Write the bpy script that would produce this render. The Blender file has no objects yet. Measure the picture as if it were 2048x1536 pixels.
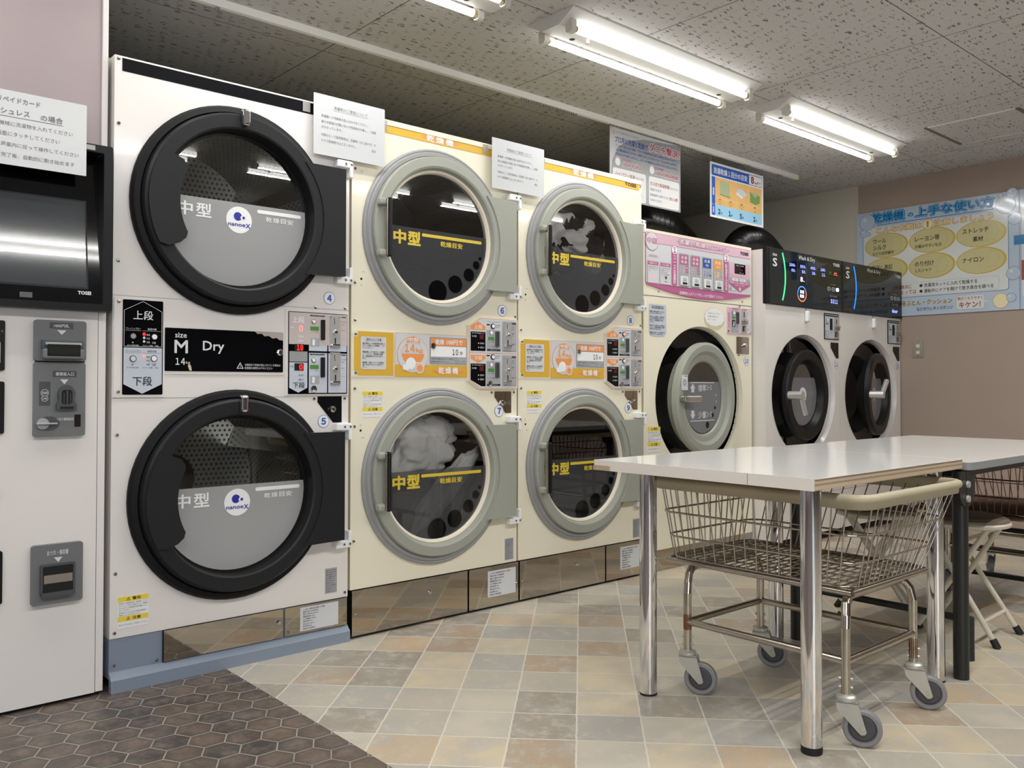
import bpy, bmesh, math, random
from mathutils import Vector, Matrix, noise
C = bpy.context
SC = C.scene
COL = SC.collection
PI = math.pi
random.seed(7)

# ---------------------------------------------------------------- camera, world, exposure
cam_d = bpy.data.cameras.new('camera')
cam = bpy.data.objects.new('camera', cam_d)
COL.objects.link(cam)
cam_d.sensor_width = 36.0
cam_d.sensor_fit = 'HORIZONTAL'
cam_d.lens = 1731.46 / 2048 * 36.0
cam_d.shift_x = 0.0
cam_d.shift_y = -(768 - 741.66) / 2048
cam_d.clip_start = 0.02
Rr = Vector((0.74979573, -0.66166801, 0.00134168))
Uu = Vector((-0.01244487, -0.01207499, 0.99984965))
Ff = Vector((0.66155233, 0.7496997, 0.01728814))
cam.matrix_world = Matrix(((Rr.x, Uu.x, -Ff.x, 0.0), (Rr.y, Uu.y, -Ff.y, -2.91172),
                           (Rr.z, Uu.z, -Ff.z, 0.97429), (0, 0, 0, 1)))
SC.camera = cam
SC.view_settings.view_transform = 'Standard'
SC.view_settings.look = 'None'
SC.view_settings.gamma = 1.0
SC.view_settings.use_curve_mapping = False
SC.view_settings.exposure = 0.74
TUBE = 3.3
STRIP = 4.5
WORLD = 4.0
w = bpy.data.worlds.new('world')
SC.world = w
w.use_nodes = True
bg = w.node_tree.nodes['Background']
bg.inputs[0].default_value = (0.86, 0.93, 1.0, 1)
bg.inputs[1].default_value = WORLD
SC.cycles.max_bounces = 10
SC.cycles.transparent_max_bounces = 16
SC.cycles.sample_clamp_indirect = 6.0
SC.cycles.caustics_reflective = False
SC.cycles.caustics_refractive = False

# ---------------------------------------------------------------- materials
def lin(h):
    if isinstance(h, str):
        v = [int(h[i:i + 2], 16) / 255 for i in (0, 2, 4)]
        return tuple(x / 12.92 if x <= 0.04045 else ((x + 0.055) / 1.055) ** 2.4 for x in v)
    return h
MATS = {}
def mat(name, col, rough=0.5, metal=0.0, emit=0.0, coat=0.0, var=0.0, vs=12.0, bump=0.0, spec=0.5, aniso=0.0):
    if name in MATS: return MATS[name]
    m = bpy.data.materials.new(name)
    m.use_nodes = True
    nt = m.node_tree
    b = nt.nodes['Principled BSDF']
    c = lin(col)
    b.inputs['Base Color'].default_value = (*c, 1)
    b.inputs['Roughness'].default_value = rough
    b.inputs['Metallic'].default_value = metal
    b.inputs['Specular IOR Level'].default_value = spec
    if coat: b.inputs['Coat Weight'].default_value = coat; b.inputs['Coat Roughness'].default_value = 0.05
    if emit:
        b.inputs['Emission Color'].default_value = (*c, 1)
        b.inputs['Emission Strength'].default_value = emit
    if var or bump:
        tc = nt.nodes.new('ShaderNodeTexCoord')
        n = nt.nodes.new('ShaderNodeTexNoise')
        n.inputs['Scale'].default_value = vs
        n.inputs['Detail'].default_value = 5
        nt.links.new(tc.outputs['Object'], n.inputs['Vector'])
        if var:
            mx = nt.nodes.new('ShaderNodeMix'); mx.data_type = 'RGBA'
            mx.inputs[6].default_value = (*[x * (1 - var) for x in c], 1)
            mx.inputs[7].default_value = (*[min(1, x * (1 + var)) for x in c], 1)
            nt.links.new(n.outputs[0], mx.inputs[0])
            nt.links.new(mx.outputs[2], b.inputs['Base Color'])
        if bump:
            bp = nt.nodes.new('ShaderNodeBump')
            bp.inputs['Strength'].default_value = bump
            bp.inputs['Distance'].default_value = 0.002
            nt.links.new(n.outputs[0], bp.inputs['Height'])
            nt.links.new(bp.outputs[0], b.inputs['Normal'])
    MATS[name] = m
    return m
class NT:
    """tiny node helper"""
    def __init__(s, m): s.t = m.node_tree; s.b = s.t.nodes.get('Principled BSDF')
    def n(s, typ, **kw):
        x = s.t.nodes.new(typ)
        for k, v in kw.items(): setattr(x, k, v)
        return x
    def l(s, a, b): s.t.links.new(a, b)
    def put(s, sock, v):
        if hasattr(v, 'links') or hasattr(v, 'is_linked'): s.l(v, sock)
        else: sock.default_value = v
    def m(s, op, a, b=None, c=None):
        x = s.n('ShaderNodeMath', operation=op)
        s.put(x.inputs[0], a)
        if b is not None: s.put(x.inputs[1], b)
        if c is not None: s.put(x.inputs[2], c)
        return x.outputs[0]
    def v(s, op, a, b=None):
        x = s.n('ShaderNodeVectorMath', operation=op)
        s.put(x.inputs[0], a)
        if b is not None: s.put(x.inputs[1], b)
        return x.outputs['Value'] if op in ('DOT_PRODUCT', 'LENGTH') else x.outputs[0]
    def mix(s, f, a, b):
        x = s.n('ShaderNodeMix', data_type='RGBA')
        s.put(x.inputs[0], f); s.put(x.inputs[6], a); s.put(x.inputs[7], b)
        return x.outputs[2]
    def vmix(s, f, a, b):
        x = s.n('ShaderNodeMix', data_type='VECTOR')
        s.put(x.inputs[0], f); s.put(x.inputs[4], a); s.put(x.inputs[5], b)
        return x.outputs[1]
    def noise(s, vec, scale, detail=4, rough=0.6):
        x = s.n('ShaderNodeTexNoise')
        x.inputs['Scale'].default_value = scale; x.inputs['Detail'].default_value = detail
        x.inputs['Roughness'].default_value = rough
        s.l(vec, x.inputs['Vector'])
        return x
    def ramp(s, f, stops, const=False):
        x = s.n('ShaderNodeValToRGB')
        e = x.color_ramp.elements
        while len(e) < len(stops): e.new(0.5)
        if const: x.color_ramp.interpolation = 'CONSTANT'
        for i, (p, c) in enumerate(stops): e[i].position = p; e[i].color = (*lin(c), 1)
        s.l(f, x.inputs[0])
        return x.outputs[0]
def newmat(name):
    m = bpy.data.materials.new(name); m.use_nodes = True; MATS[name] = m
    return m, NT(m)

WHITE = mat('white_enamel', 'e9e5e1', 0.22, coat=0.3, var=0.02, vs=3)
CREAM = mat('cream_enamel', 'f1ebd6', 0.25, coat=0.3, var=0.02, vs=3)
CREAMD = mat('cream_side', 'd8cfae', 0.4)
BLACKP = mat('black_plastic', '141517', 0.4, spec=0.3)
BLACKP2 = mat('charcoal_plastic', '1f2023', 0.45, var=0.06, vs=20, spec=0.3)
BLACKR = mat('black_rubber', '101012', 0.6, spec=0.25)
BLACKG = mat('black_gloss', '06070b', 0.06, spec=0.45)
BLACKF = mat('black_film', '0a0b10', 0.2, spec=0.35)
DARK = mat('dark_gap', '0d0d0d', 0.8)
GREYP = mat('grey_panel_plastic', '707274', 0.4)
GREYP2 = mat('grey_dark_plastic', '4b4d50', 0.4)
GREYL = mat('light_grey_plastic', '9a9c9e', 0.4)
RINGG = mat('grey_green_door_paint', '9fa298', 0.4, var=0.03, vs=40)
GASK = mat('grey_rubber_gasket', '9a9b9d', 0.5)
CREAMR = mat('cream_rubber_ring', 'ece3d2', 0.45)
STEEL = mat('brushed_steel', 'a9a298', 0.17, 1.0, var=0.06, vs=6)
STEELD = mat('kick_steel', 'b9b1a6', 0.05, 1.0, var=0.04, vs=4)
CHROME = mat('chrome', 'e2e2e4', 0.07, 1.0)
CHROMEW = mat('worn_chrome', 'b8b2a6', 0.2, 1.0, var=0.2, vs=25)
ZINC = mat('zinc_plate', 'c6c6bf', 0.35, 0.5, var=0.08, vs=30)
SATIN = mat('satin_aluminium', 'cfcfcd', 0.32, 0.6)
BLUEG = mat('blue_grey_paint', '8490a0', 0.4)
PAPER = mat('laminated_paper', 'd2d4d6', 0.25)
TAPE = mat('clear_tape', 'c9c8c4', 0.2)
INK = mat('black_ink', '17171a', 0.6)
INKG = mat('grey_ink', '6d6d70', 0.6)
INKL = mat('light_grey_ink', 'a0a1a3', 0.6)
P_W = mat('white_print', 'f1f2f3', 0.4)
P_LG = mat('pale_grey_print', 'd3d5d9', 0.4)
P_BG = mat('blue_grey_print', 'c5ccd8', 0.35)
P_G = mat('grey_print', 'a9abb0', 0.4)
P_Y = mat('mustard_print', 'dcaf3c', 0.4)
P_YL = mat('warning_yellow', 'efd64a', 0.4)
P_O = mat('orange_print', 'ee9a58', 0.4)
P_OY = mat('yellow_glass_print', 'd9bf3f', 0.4)
P_PK = mat('pink_print', 'dbb8c9', 0.4)
P_PD = mat('dark_pink_print', 'bb6692', 0.4)
P_BL = mat('blue_print', '2f56a8', 0.4)
P_NB = mat('number_blue', '3a5fb4', 0.4)
P_NV = mat('logo_blue', '2b2f9c', 0.4)
P_OR = mat('deep_orange_print', 'f0a04a', 0.4)
LEDR = mat('led_red', 'ff1a14', 0.4, emit=2.0)
LEDRD = mat('led_red_dim', '5a1010', 0.4)
LEDP = mat('led_pink', 'ff8a86', 0.4, emit=0.5)
LEDG = mat('led_green', '4f8f3c', 0.4)
LEDGR = mat('arc_green', '3bf27a', 0.4, emit=1.3)
LEDB = mat('arc_blue', '0a6cff', 0.4, emit=1.5)
LEDV = mat('digit_violet', '8f9bff', 0.4, emit=0.9)
LEDO = mat('ring_orange', 'ff7a4a', 0.4, emit=0.8)
LEDBL = mat('ring_blue', '4a8cff', 0.4, emit=0.8)
LEDW = mat('digit_white', 'f4f6ff', 0.4, emit=0.7)
TXTW = mat('panel_white_text', 'd8dadc', 0.5)
TUBEM = mat('fluorescent_tube', (1.0, 0.985, 0.94), 0.4, emit=TUBE)
LAMPW = mat('lamp_white_paint', 'dcdcda', 0.45)
LAMPS = mat('lamp_socket', 'd8d4cc', 0.5)
BRASS = mat('tube_cap', 'cfc08a', 0.35, 0.6)
LAMI = mat('white_laminate', 'f5f4f2', 0.1)
LAMIE = mat('laminate_edge', 'e6dfd8', 0.4, var=0.03, vs=10)
TBLK = mat('black_table_frame', '1e201f', 0.4)
EDGEG = mat('grey_table_edge', '8d8f90', 0.4)
BUMP = mat('beige_bumper', 'b5ac92', 0.45, var=0.06, vs=14)
WIRE = mat('wire_steel', 'b5aea4', 0.25, 1.0, var=0.2, vs=30)
WIREB = mat('rusty_wire', '6b5448', 0.35, 0.8, var=0.25, vs=30)
TYRE = mat('caster_tyre', '8a8a8c', 0.45)
HUB = mat('caster_hub', '4d4d50', 0.5)
STOOLP = mat('stool_frame_paint', 'cfc8b8', 0.4, var=0.05)
STOOLS = mat('brown_vinyl', '786a5a', 0.5, var=0.1, vs=60)
RUBB = mat('black_rubber_foot', '151515', 0.6)
DUCT = mat('black_duct', '0f0f10', 0.28, var=0.2, vs=18, bump=0.5)
SWPL = mat('switch_plate', 'b9b2a2', 0.35, 0.6)
CLOTHW = mat('white_cotton', 'f6f1ee', 0.9, var=0.06, vs=9)
CLOTHD = mat('black_cotton', '15171c', 0.9, var=0.2, vs=9)
CLOTHP = mat('pink_cotton', 'd9b3c0', 0.9, var=0.08, vs=9)
RAILW = mat('rail_white', 'f3f3ef', 0.4)
HOOKM = mat('hook_plastic', '8b8b86', 0.4)
RUST = mat('rust', '6b4a2e', 0.7, var=0.3, vs=40)
DRUMD = None
def perforated(name, base, hole, rough, metal, pitch):
    m, N = newmat(name)
    tc = N.n('ShaderNodeTexCoord'); sp = N.n('ShaderNodeSeparateXYZ'); N.l(tc.outputs['Object'], sp.inputs[0])
    x, y, z = sp.outputs
    ang = N.m('ARCTAN2', z, x)
    r = N.m('SQRT', N.m('ADD', N.m('MULTIPLY', x, x), N.m('MULTIPLY', z, z)))
    side = N.m('GREATER_THAN', r, 0.325)
    cu = N.m('MULTIPLY', ang, 0.33)
    u = N.m('ADD', N.m('MULTIPLY', side, cu), N.m('MULTIPLY', N.m('SUBTRACT', 1.0, side), x))
    v = N.m('ADD', N.m('MULTIPLY', side, y), N.m('MULTIPLY', N.m('SUBTRACT', 1.0, side), z))
    iu = N.m('MULTIPLY', u, 1 / pitch); iv = N.m('MULTIPLY', v, 1 / pitch)
    row = N.m('MULTIPLY', N.m('FLOORED_MODULO', N.m('FLOOR', iv), 2.0), 0.5)
    fu = N.m('SUBTRACT', N.m('FRACT', N.m('ADD', iu, row)), 0.5)
    fv = N.m('SUBTRACT', N.m('FRACT', iv), 0.5)
    d = N.m('SQRT', N.m('ADD', N.m('MULTIPLY', fu, fu), N.m('MULTIPLY', fv, fv)))
    h = N.m('LESS_THAN', d, 0.27)
    N.l(N.mix(h, (*lin(base), 1), (*lin(hole), 1)), N.b.inputs['Base Color'])
    N.b.inputs['Roughness'].default_value = rough
    N.l(N.m('MULTIPLY', N.m('SUBTRACT', 1.0, h), metal), N.b.inputs['Metallic'])
    return m
DRUMS = perforated('steel_drum', 'b2afa8', '1a1a1a', 0.3, 0.85, 0.02)
DRUMD = perforated('dark_drum', '1f1e1d', '060606', 0.45, 0.5, 0.013)
def glassmat(name, tint, refl=1.0, film=None, alpha=0.0):
    m, N = newmat(name)
    N.t.nodes.remove(N.b)
    out = N.t.nodes['Material Output']
    tr = N.n('ShaderNodeBsdfTransparent'); tr.inputs[0].default_value = (*tint, 1)
    gl = N.n('ShaderNodeBsdfGlossy'); gl.inputs['Roughness'].default_value = 0.015
    gl.inputs['Color'].default_value = (1, 1, 1, 1)
    base = tr.outputs[0]
    if film:
        df = N.n('ShaderNodeBsdfDiffuse'); df.inputs[0].default_value = (*lin(film), 1)
        mx = N.n('ShaderNodeMixShader'); mx.inputs[0].default_value = alpha
        N.l(tr.outputs[0], mx.inputs[1]); N.l(df.outputs[0], mx.inputs[2]); base = mx.outputs[0]
    fr = N.n('ShaderNodeFresnel'); fr.inputs['IOR'].default_value = 1.52
    f = N.m('MULTIPLY', fr.outputs[0], refl)
    mx = N.n('ShaderNodeMixShader')
    N.l(f, mx.inputs[0]); N.l(base, mx.inputs[1]); N.l(gl.outputs[0], mx.inputs[2])
    N.l(mx.outputs[0], out.inputs[0])
    return m
GLASS = glassmat('door_glass', (0.86, 0.88, 0.87), 2.2)
GLASSB = glassmat('tinted_door_glass', (0.93, 0.94, 0.93), 2.2)
FILMA = glassmat('frosted_film', (0.7, 0.7, 0.7), 0.5, 'b9babb', 0.72)
FILMB = glassmat('dark_film', (0.6, 0.6, 0.6), 0.8, '5f6165', 0.42)
FILMC = glassmat('grey_film', (0.6, 0.6, 0.6), 0.6, '84868a', 0.85)
SCREEN, N_ = newmat('touch_screen')
N_.b.inputs['Base Color'].default_value = (*lin('3c4044'), 1); N_.b.inputs['Roughness'].default_value = 0.08
N_.b.inputs['Coat Weight'].default_value = 1.0; N_.b.inputs['Coat Roughness'].default_value = 0.02

TAPE.node_tree.nodes['Principled BSDF'].inputs['Alpha'].default_value = 0.45
NOTE, N_ = newmat('thin_laminated_notice')
N_.b.inputs['Base Color'].default_value = (*lin('d6d9dc'), 1); N_.b.inputs['Roughness'].default_value = 0.16
N_.b.inputs['Transmission Weight'].default_value = 0.0; N_.b.inputs['Alpha'].default_value = 0.86
N_.b.inputs['Coat Weight'].default_value = 0.5

# ---------------------------------------------------------------- mesh builder
TXT = {}
_tc = bpy.data.curves.new('lettering', 'FONT')
_tc.resolution_u = 2
_tc.fill_mode = 'FRONT'
_to = bpy.data.objects.new('lettering', _tc)
COL.objects.link(_to)
def glyphs(s, bold, vert):
    k = (s, bold, vert)
    if k not in TXT:
        dig = s.isdigit() and len(s) <= 4
        _tc.space_character = 0.6 if dig else 1.0
        if dig: s = ''.join(chr(ord(c) + 0xFEE0) for c in s); bold += 0.02
        _tc.body = '\n'.join(s) if vert else s
        _tc.space_line = 0.85 if vert else 1.0
        _tc.align_x = 'CENTER' if vert else 'LEFT'
        C.view_layer.update()
        me = bpy.data.meshes.new_from_object(_to.evaluated_get(C.evaluated_depsgraph_get()))
        vs = [(v.co.x, v.co.y, 0.0) for v in me.vertices]
        fs = [tuple(p.vertices) for p in me.polygons]
        bpy.data.meshes.remove(me)
        if bold:                       # heavier strokes: the glyph struck again a little to each side
            n = 8 if bold > 0.035 else 4; q = 0.72 * bold; v0 = vs; f0 = fs; vs = list(v0); fs = list(f0)
            for i in range(n):
                a = 2 * PI * (i + 0.5) / n; o = len(vs)
                vs += [(x + q * math.cos(a) * 1.2, y + q * math.sin(a) * 1.2, (i + 1) * 3e-5) for x, y, _ in v0]
                fs += [tuple(o + j for j in f) for f in f0]
        TXT[k] = (vs, fs)
    return TXT[k]

class MB:
    def __init__(s): s.v = []; s.f = []; s.fm = []; s.sm = []; s.ms = []
    def mi(s, m):
        if m not in s.ms: s.ms.append(m)
        return s.ms.index(m)
    def add(s, vs, fs, m, smooth=False):
        o = len(s.v); i = s.mi(m)
        s.v += [tuple(p) for p in vs]
        for f in fs: s.f.append(tuple(o + k for k in f)); s.fm.append(i); s.sm.append(smooth)
    def from_bm(s, bm, m, smooth=False):
        bm.verts.ensure_lookup_table()
        s.add([v.co[:] for v in bm.verts], [[v.index for v in f.verts] for f in bm.faces], m, smooth); bm.free()
    def box(s, x0, y0, z0, x1, y1, z1, m, bev=0.0, seg=2):
        x0, x1 = min(x0, x1), max(x0, x1); y0, y1 = min(y0, y1), max(y0, y1); z0, z1 = min(z0, z1), max(z0, z1)
        if bev:
            bm = bmesh.new(); bmesh.ops.create_cube(bm, size=1)
            for v in bm.verts: v.co = Vector(((x0 + x1) / 2 + v.co.x * (x1 - x0), (y0 + y1) / 2 + v.co.y * (y1 - y0), (z0 + z1) / 2 + v.co.z * (z1 - z0)))
            bmesh.ops.bevel(bm, geom=bm.edges[:], offset=bev, segments=seg, affect='EDGES', profile=0.5)
            bm.verts.index_update(); s.from_bm(bm, m); return
        P = [(x0, y0, z0), (x1, y0, z0), (x1, y1, z0), (x0, y1, z0), (x0, y0, z1), (x1, y0, z1), (x1, y1, z1), (x0, y1, z1)]
        s.add(P, [(0, 3, 2, 1), (4, 5, 6, 7), (0, 1, 5, 4), (1, 2, 6, 5), (2, 3, 7, 6), (3, 0, 4, 7)], m)
    @staticmethod
    def rr(u0, v0, u1, v1, r=0.0, n=5):
        if r <= 0: return [(u0, v0), (u1, v0), (u1, v1), (u0, v1)]
        o = []
        for cx, cz, a in ((u1 - r, v0 + r, -90), (u1 - r, v1 - r, 0), (u0 + r, v1 - r, 90), (u0 + r, v0 + r, 180)):
            for k in range(n + 1):
                t = math.radians(a + 90 * k / n); o.append((cx + r * math.cos(t), cz + r * math.sin(t)))
        return o
    @staticmethod
    def el(cx, cz, rx, rz=None, n=40, a0=0, a1=360):
        rz = rx if rz is None else rz
        full = abs(a1 - a0) >= 360
        return [(cx + rx * math.cos(math.radians(a0 + (a1 - a0) * k / n)), cz + rz * math.sin(math.radians(a0 + (a1 - a0) * k / n))) for k in range(n if full else n + 1)]
    def flat(s, pts, d, m): s.add([(u, -d, v) for u, v in pts], [tuple(range(len(pts)))], m)
    def ext(s, pts, d0, d1, m, m2=None, smooth=False):
        n = len(pts)
        s.add([(u, -d1, v) for u, v in pts], [tuple(range(n))], m2 or m)
        s.add([(u, -d0, v) for u, v in pts] + [(u, -d1, v) for u, v in pts],
              [tuple(range(n))[::-1]], m)
        vs = [(u, -d0, v) for u, v in pts] + [(u, -d1, v) for u, v in pts]
        s.add(vs, [(k, (k + 1) % n, n + (k + 1) % n, n + k) for k in range(n)], m, smooth)
    def rect(s, u0, v0, u1, v1, d, m, r=0.0): s.flat(s.rr(min(u0, u1), min(v0, v1), max(u0, u1), max(v0, v1), r), d, m)
    def plate(s, u0, v0, u1, v1, d0, d1, m, r=0.0, m2=None): s.ext(s.rr(u0, v0, u1, v1, r), d0, d1, m, m2)
    def disc(s, cx, cz, r, d, m, rz=None, n=36): s.flat(s.el(cx, cz, r, rz, n), d, m)
    def ring(s, cx, cz, r0, r1, d, m, n=40, k0=1.0, a0=0, a1=360):
        a = s.el(cx, cz, r0, r0 * k0, n, a0, a1); b = s.el(cx, cz, r1, r1 * k0, n, a0, a1); L = len(a)
        full = abs(a1 - a0) >= 360
        s.add([(u, -d, v) for u, v in a + b], [(k, (k + 1) % L, L + (k + 1) % L, L + k) for k in range(L if full else L - 1)], m)
    def frame(s, pts, pin, d, m):
        n = len(pts)
        s.add([(u, -d, v) for u, v in pts + pin], [(k, (k + 1) % n, n + (k + 1) % n, n + k) for k in range(n)], m)
    def holed(s, u0, v0, u1, v1, holes, d, m, n=64):
        """rectangular sheet with round holes stacked vertically; holes = [(cx, cz, r)]"""
        hs = sorted(holes, key=lambda h: h[1])
        cuts = [v0] + [(hs[i][1] + hs[i + 1][1]) / 2 for i in range(len(hs) - 1)] + [v1]
        for i, (cx, cz, r) in enumerate(hs):
            a, b = cuts[i], cuts[i + 1]
            ang = sorted(set([2 * PI * k / n for k in range(n)] + [math.atan2(q - cz, p - cx) % (2 * PI) for p in (u0, u1) for q in (a, b)]))
            inn, out = [], []
            for t in ang:
                c_, s_ = math.cos(t), math.sin(t)
                k = min([x for x in ((u1 - cx) / c_ if c_ > 1e-9 else 9e9, (u0 - cx) / c_ if c_ < -1e-9 else 9e9,
                                     (b - cz) / s_ if s_ > 1e-9 else 9e9, (a - cz) / s_ if s_ < -1e-9 else 9e9)])
                inn.append((cx + r * c_, cz + r * s_)); out.append((cx + k * c_, cz + k * s_))
            s.frame(out, inn, d, m)
    def lathe(s, cx, cz, prof, m, n=64, ms=None, smooth=True):
        """profile [(radius, outward distance)] turned about a horizontal axis facing the viewer"""
        for i in range(len(prof) - 1):
            (ra, da), (rb, db) = prof[i], prof[i + 1]
            mm = ms[i] if ms else m
            A = [(cx + ra * math.cos(2 * PI * k / n), -da, cz + ra * math.sin(2 * PI * k / n)) for k in range(n)]
            B = [(cx + rb * math.cos(2 * PI * k / n), -db, cz + rb * math.sin(2 * PI * k / n)) for k in range(n)]
            s.add(A + B, [(k, (k + 1) % n, n + (k + 1) % n, n + k) for k in range(n)], mm, smooth)
    def turn(s, c, prof, m, n=32, smooth=True, cap=True):
        """profile [(radius, z)] turned about a vertical axis through c"""
        rows = [[(c[0] + r * math.cos(2 * PI * k / n), c[1] + r * math.sin(2 * PI * k / n), c[2] + z) for k in range(n)] for r, z in prof]
        for A, B in zip(rows, rows[1:]): s.add(A + B, [(k, (k + 1) % n, n + (k + 1) % n, n + k) for k in range(n)], m, smooth)
        if cap: s.add(rows[0], [tuple(range(n))[::-1]], m); s.add(rows[-1], [tuple(range(n))], m)
    def tube(s, path, r, m, n=10, closed=False, cap=True, radii=None):
        P = [Vector(p) for p in path]; L = len(P); rows = []
        up = None
        for i in range(L):
            a = P[i - 1] if (i > 0 or closed) else P[i]; b = P[(i + 1) % L] if (i < L - 1 or closed) else P[i]
            t = (b - a).normalized()
            if up is None: up = Vector((0, 0, 1)) if abs(t.z) < 0.9 else Vector((1, 0, 0))
            x = up - t * up.dot(t)
            if x.length < 1e-4: x = t.orthogonal()
            x.normalize(); y = t.cross(x); up = x
            rr = radii[i] if radii else r
            rows.append([P[i] + (x * math.cos(2 * PI * k / n) + y * math.sin(2 * PI * k / n)) * rr for k in range(n)])
        pr = list(zip(rows, rows[1:])) + ([(rows[-1], rows[0])] if closed else [])
        for A, B in pr: s.add(A + B, [(k, (k + 1) % n, n + (k + 1) % n, n + k) for k in range(n)], m, True)
        if cap and not closed: s.add(rows[0], [tuple(range(n))[::-1]], m); s.add(rows[-1], [tuple(range(n))], m)
    def cyl(s, p0, p1, r, m, n=14, r1=None): s.tube([p0, p1], r, m, n, radii=[r, r if r1 is None else r1])
    def sweep(s, path, prof, m):
        """closed horizontal path [(x,y)], profile [(outward offset, z)] closed loop"""
        n = len(path); k = len(prof); V = []
        for i in range(n):
            a = Vector(path[i - 1]); b = Vector(path[(i + 1) % n]); t = (b - a).normalized(); nn = Vector((t.y, -t.x))
            V += [(path[i][0] + nn.x * o, path[i][1] + nn.y * o, z) for o, z in prof]
        s.add(V, [(i * k + j, ((i + 1) % n) * k + j, ((i + 1) % n) * k + (j + 1) % k, i * k + (j + 1) % k) for i in range(n) for j in range(k)], m, True)
    def text(s, t, u0, v0, u1, v1, d, m, bold=0.0, how='fit', vert=False):
        vs, fs = glyphs(t, bold, vert)
        if not vs: return
        x0 = min(p[0] for p in vs); x1 = max(p[0] for p in vs); y0 = min(p[1] for p in vs); y1 = max(p[1] for p in vs)
        if how == 'fit': kx = (u1 - u0) / (x1 - x0); ky = (v1 - v0) / max(1e-6, y1 - y0); ox = u0; oz = v0
        else:
            ky = (v1 - v0) / (y1 - y0); kx = min(ky, (u1 - u0) / (x1 - x0)); W = kx * (x1 - x0); oz = v0
            ox = u0 if how == 'l' else (u1 - W if how == 'r' else (u0 + u1 - W) / 2)
        s.add([(ox + (p[0] - x0) * kx, -d - p[2], oz + (p[1] - y0) * ky) for p in vs], fs, m)
    def rows(s, lines, u0, v1, h, gap, d, m, umax, bold=0.0):
        """left aligned lines of small print going down from v1"""
        for i, t in enumerate(lines):
            if t: s.text(t, u0, v1 - i * gap - h, umax, v1 - i * gap, d, m, bold, 'l')
    def build(s, name, parent=None, label=None, loc=None, rot=None):
        me = bpy.data.meshes.new(name)
        me.from_pydata(s.v, [], s.f)
        for mm in s.ms: me.materials.append(mm)
        me.polygons.foreach_set('material_index', s.fm)
        me.polygons.foreach_set('use_smooth', s.sm)
        me.update()
        o = bpy.data.objects.new(name, me); COL.objects.link(o)
        if parent: o.parent = parent
        if loc: o.location = loc
        if rot: o.rotation_euler = rot
        if label: o['label'] = label
        return o
def tag(o, label, cat, group=None):
    o['label'] = label; o['category'] = cat
    if group: o['group'] = group
    return o
def thing(name, label, cat, loc=(0, 0, 0), rz=0.0, group=None):
    o = bpy.data.objects.new(name, None); COL.objects.link(o)
    o.empty_display_size = 0.1; o.location = loc; o.rotation_euler = (0, 0, rz)
    return tag(o, label, cat, group)
def struct(name, mb):
    o = mb.build(name); o['kind'] = 'structure'; return o
def dup(o, parent, loc):
    c = o.copy(); COL.objects.link(c); c.parent = parent; c.location = loc; return c

# ---------------------------------------------------------------- the room
XW, YB, YF, XL, ZC = 6.245, 1.9, -6.6, -3.2, 2.48
FLOOR, N = newmat('vinyl_stone_tile')
tc = N.n('ShaderNodeTexCoord')
mp = N.n('ShaderNodeMapping', vector_type='TEXTURE')
mp.inputs['Location'].default_value = (1.9885, -0.9690, 0)
mp.inputs['Rotation'].default_value = (0, 0, math.radians(44.0))
mp.inputs['Scale'].default_value = (0.187, 0.187, 1)
N.l(tc.outputs['Object'], mp.inputs[0])
wob = N.noise(tc.outputs['Object'], 38, 2)
p = N.v('ADD', mp.outputs[0], N.v('SCALE', wob.outputs['Color']))
p.node.inputs[1].links[0].from_node.inputs['Scale'].default_value = 0.03
cell = N.v('FLOOR', p)
fr = N.v('FRACTION', p)
sp = N.n('ShaderNodeSeparateXYZ'); N.l(fr, sp.inputs[0])
ex = N.m('MINIMUM', sp.outputs[0], N.m('SUBTRACT', 1.0, sp.outputs[0]))
ey = N.m('MINIMUM', sp.outputs[1], N.m('SUBTRACT', 1.0, sp.outputs[1]))
edge = N.m('MINIMUM', ex, ey)
wn = N.n('ShaderNodeTexWhiteNoise', noise_dimensions='2D'); N.l(cell, wn.inputs['Vector'])
base = N.ramp(wn.outputs['Value'], [(0.0, 'bdb6a8'), (0.2, 'cbc3b2'), (0.34, 'a39a8d'), (0.48, 'd2c4a9'), (0.6, 'b2afa7'), (0.72, 'c9b294'), (0.82, 'bfb6a6'), (0.91, 'b5a18a')], True)
off = N.v('ADD', mp.outputs[0], N.v('MULTIPLY', wn.outputs['Color'], (37.0, 37.0, 0.0)))
n1 = N.noise(off, 1.6, 5, 0.65)
n2 = N.noise(off, 3.2, 7, 0.78)
c1 = N.mix(N.ramp(n1.outputs[0], [(0.42, (0, 0, 0)), (0.66, (0.75, 0.75, 0.75))]), base, (*lin('aeada7'), 1))
c1 = N.mix(N.ramp(n2.outputs[0], [(0.5, (0, 0, 0)), (0.74, (0.75, 0.75, 0.75))]), c1, (*lin('dccfb9'), 1))
g = N.m('LESS_THAN', edge, 0.014)
N.l(N.mix(N.m('MULTIPLY', g, 0.85), c1, (*lin('e0d9cb'), 1)), N.b.inputs['Base Color'])
N.l(N.m('ADD', 0.3, N.m('MULTIPLY', n2.outputs[0], 0.2)), N.b.inputs['Roughness'])
bp = N.n('ShaderNodeBump'); bp.inputs['Strength'].default_value = 0.25; bp.inputs['Distance'].default_value = 0.002
N.l(N.m('ADD', N.m('MULTIPLY', n2.outputs[0], 0.4), N.m('MINIMUM', N.m('MULTIPLY', edge, 30.0), 1.0)), bp.inputs['Height'])
N.l(bp.outputs[0], N.b.inputs['Normal'])

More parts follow.
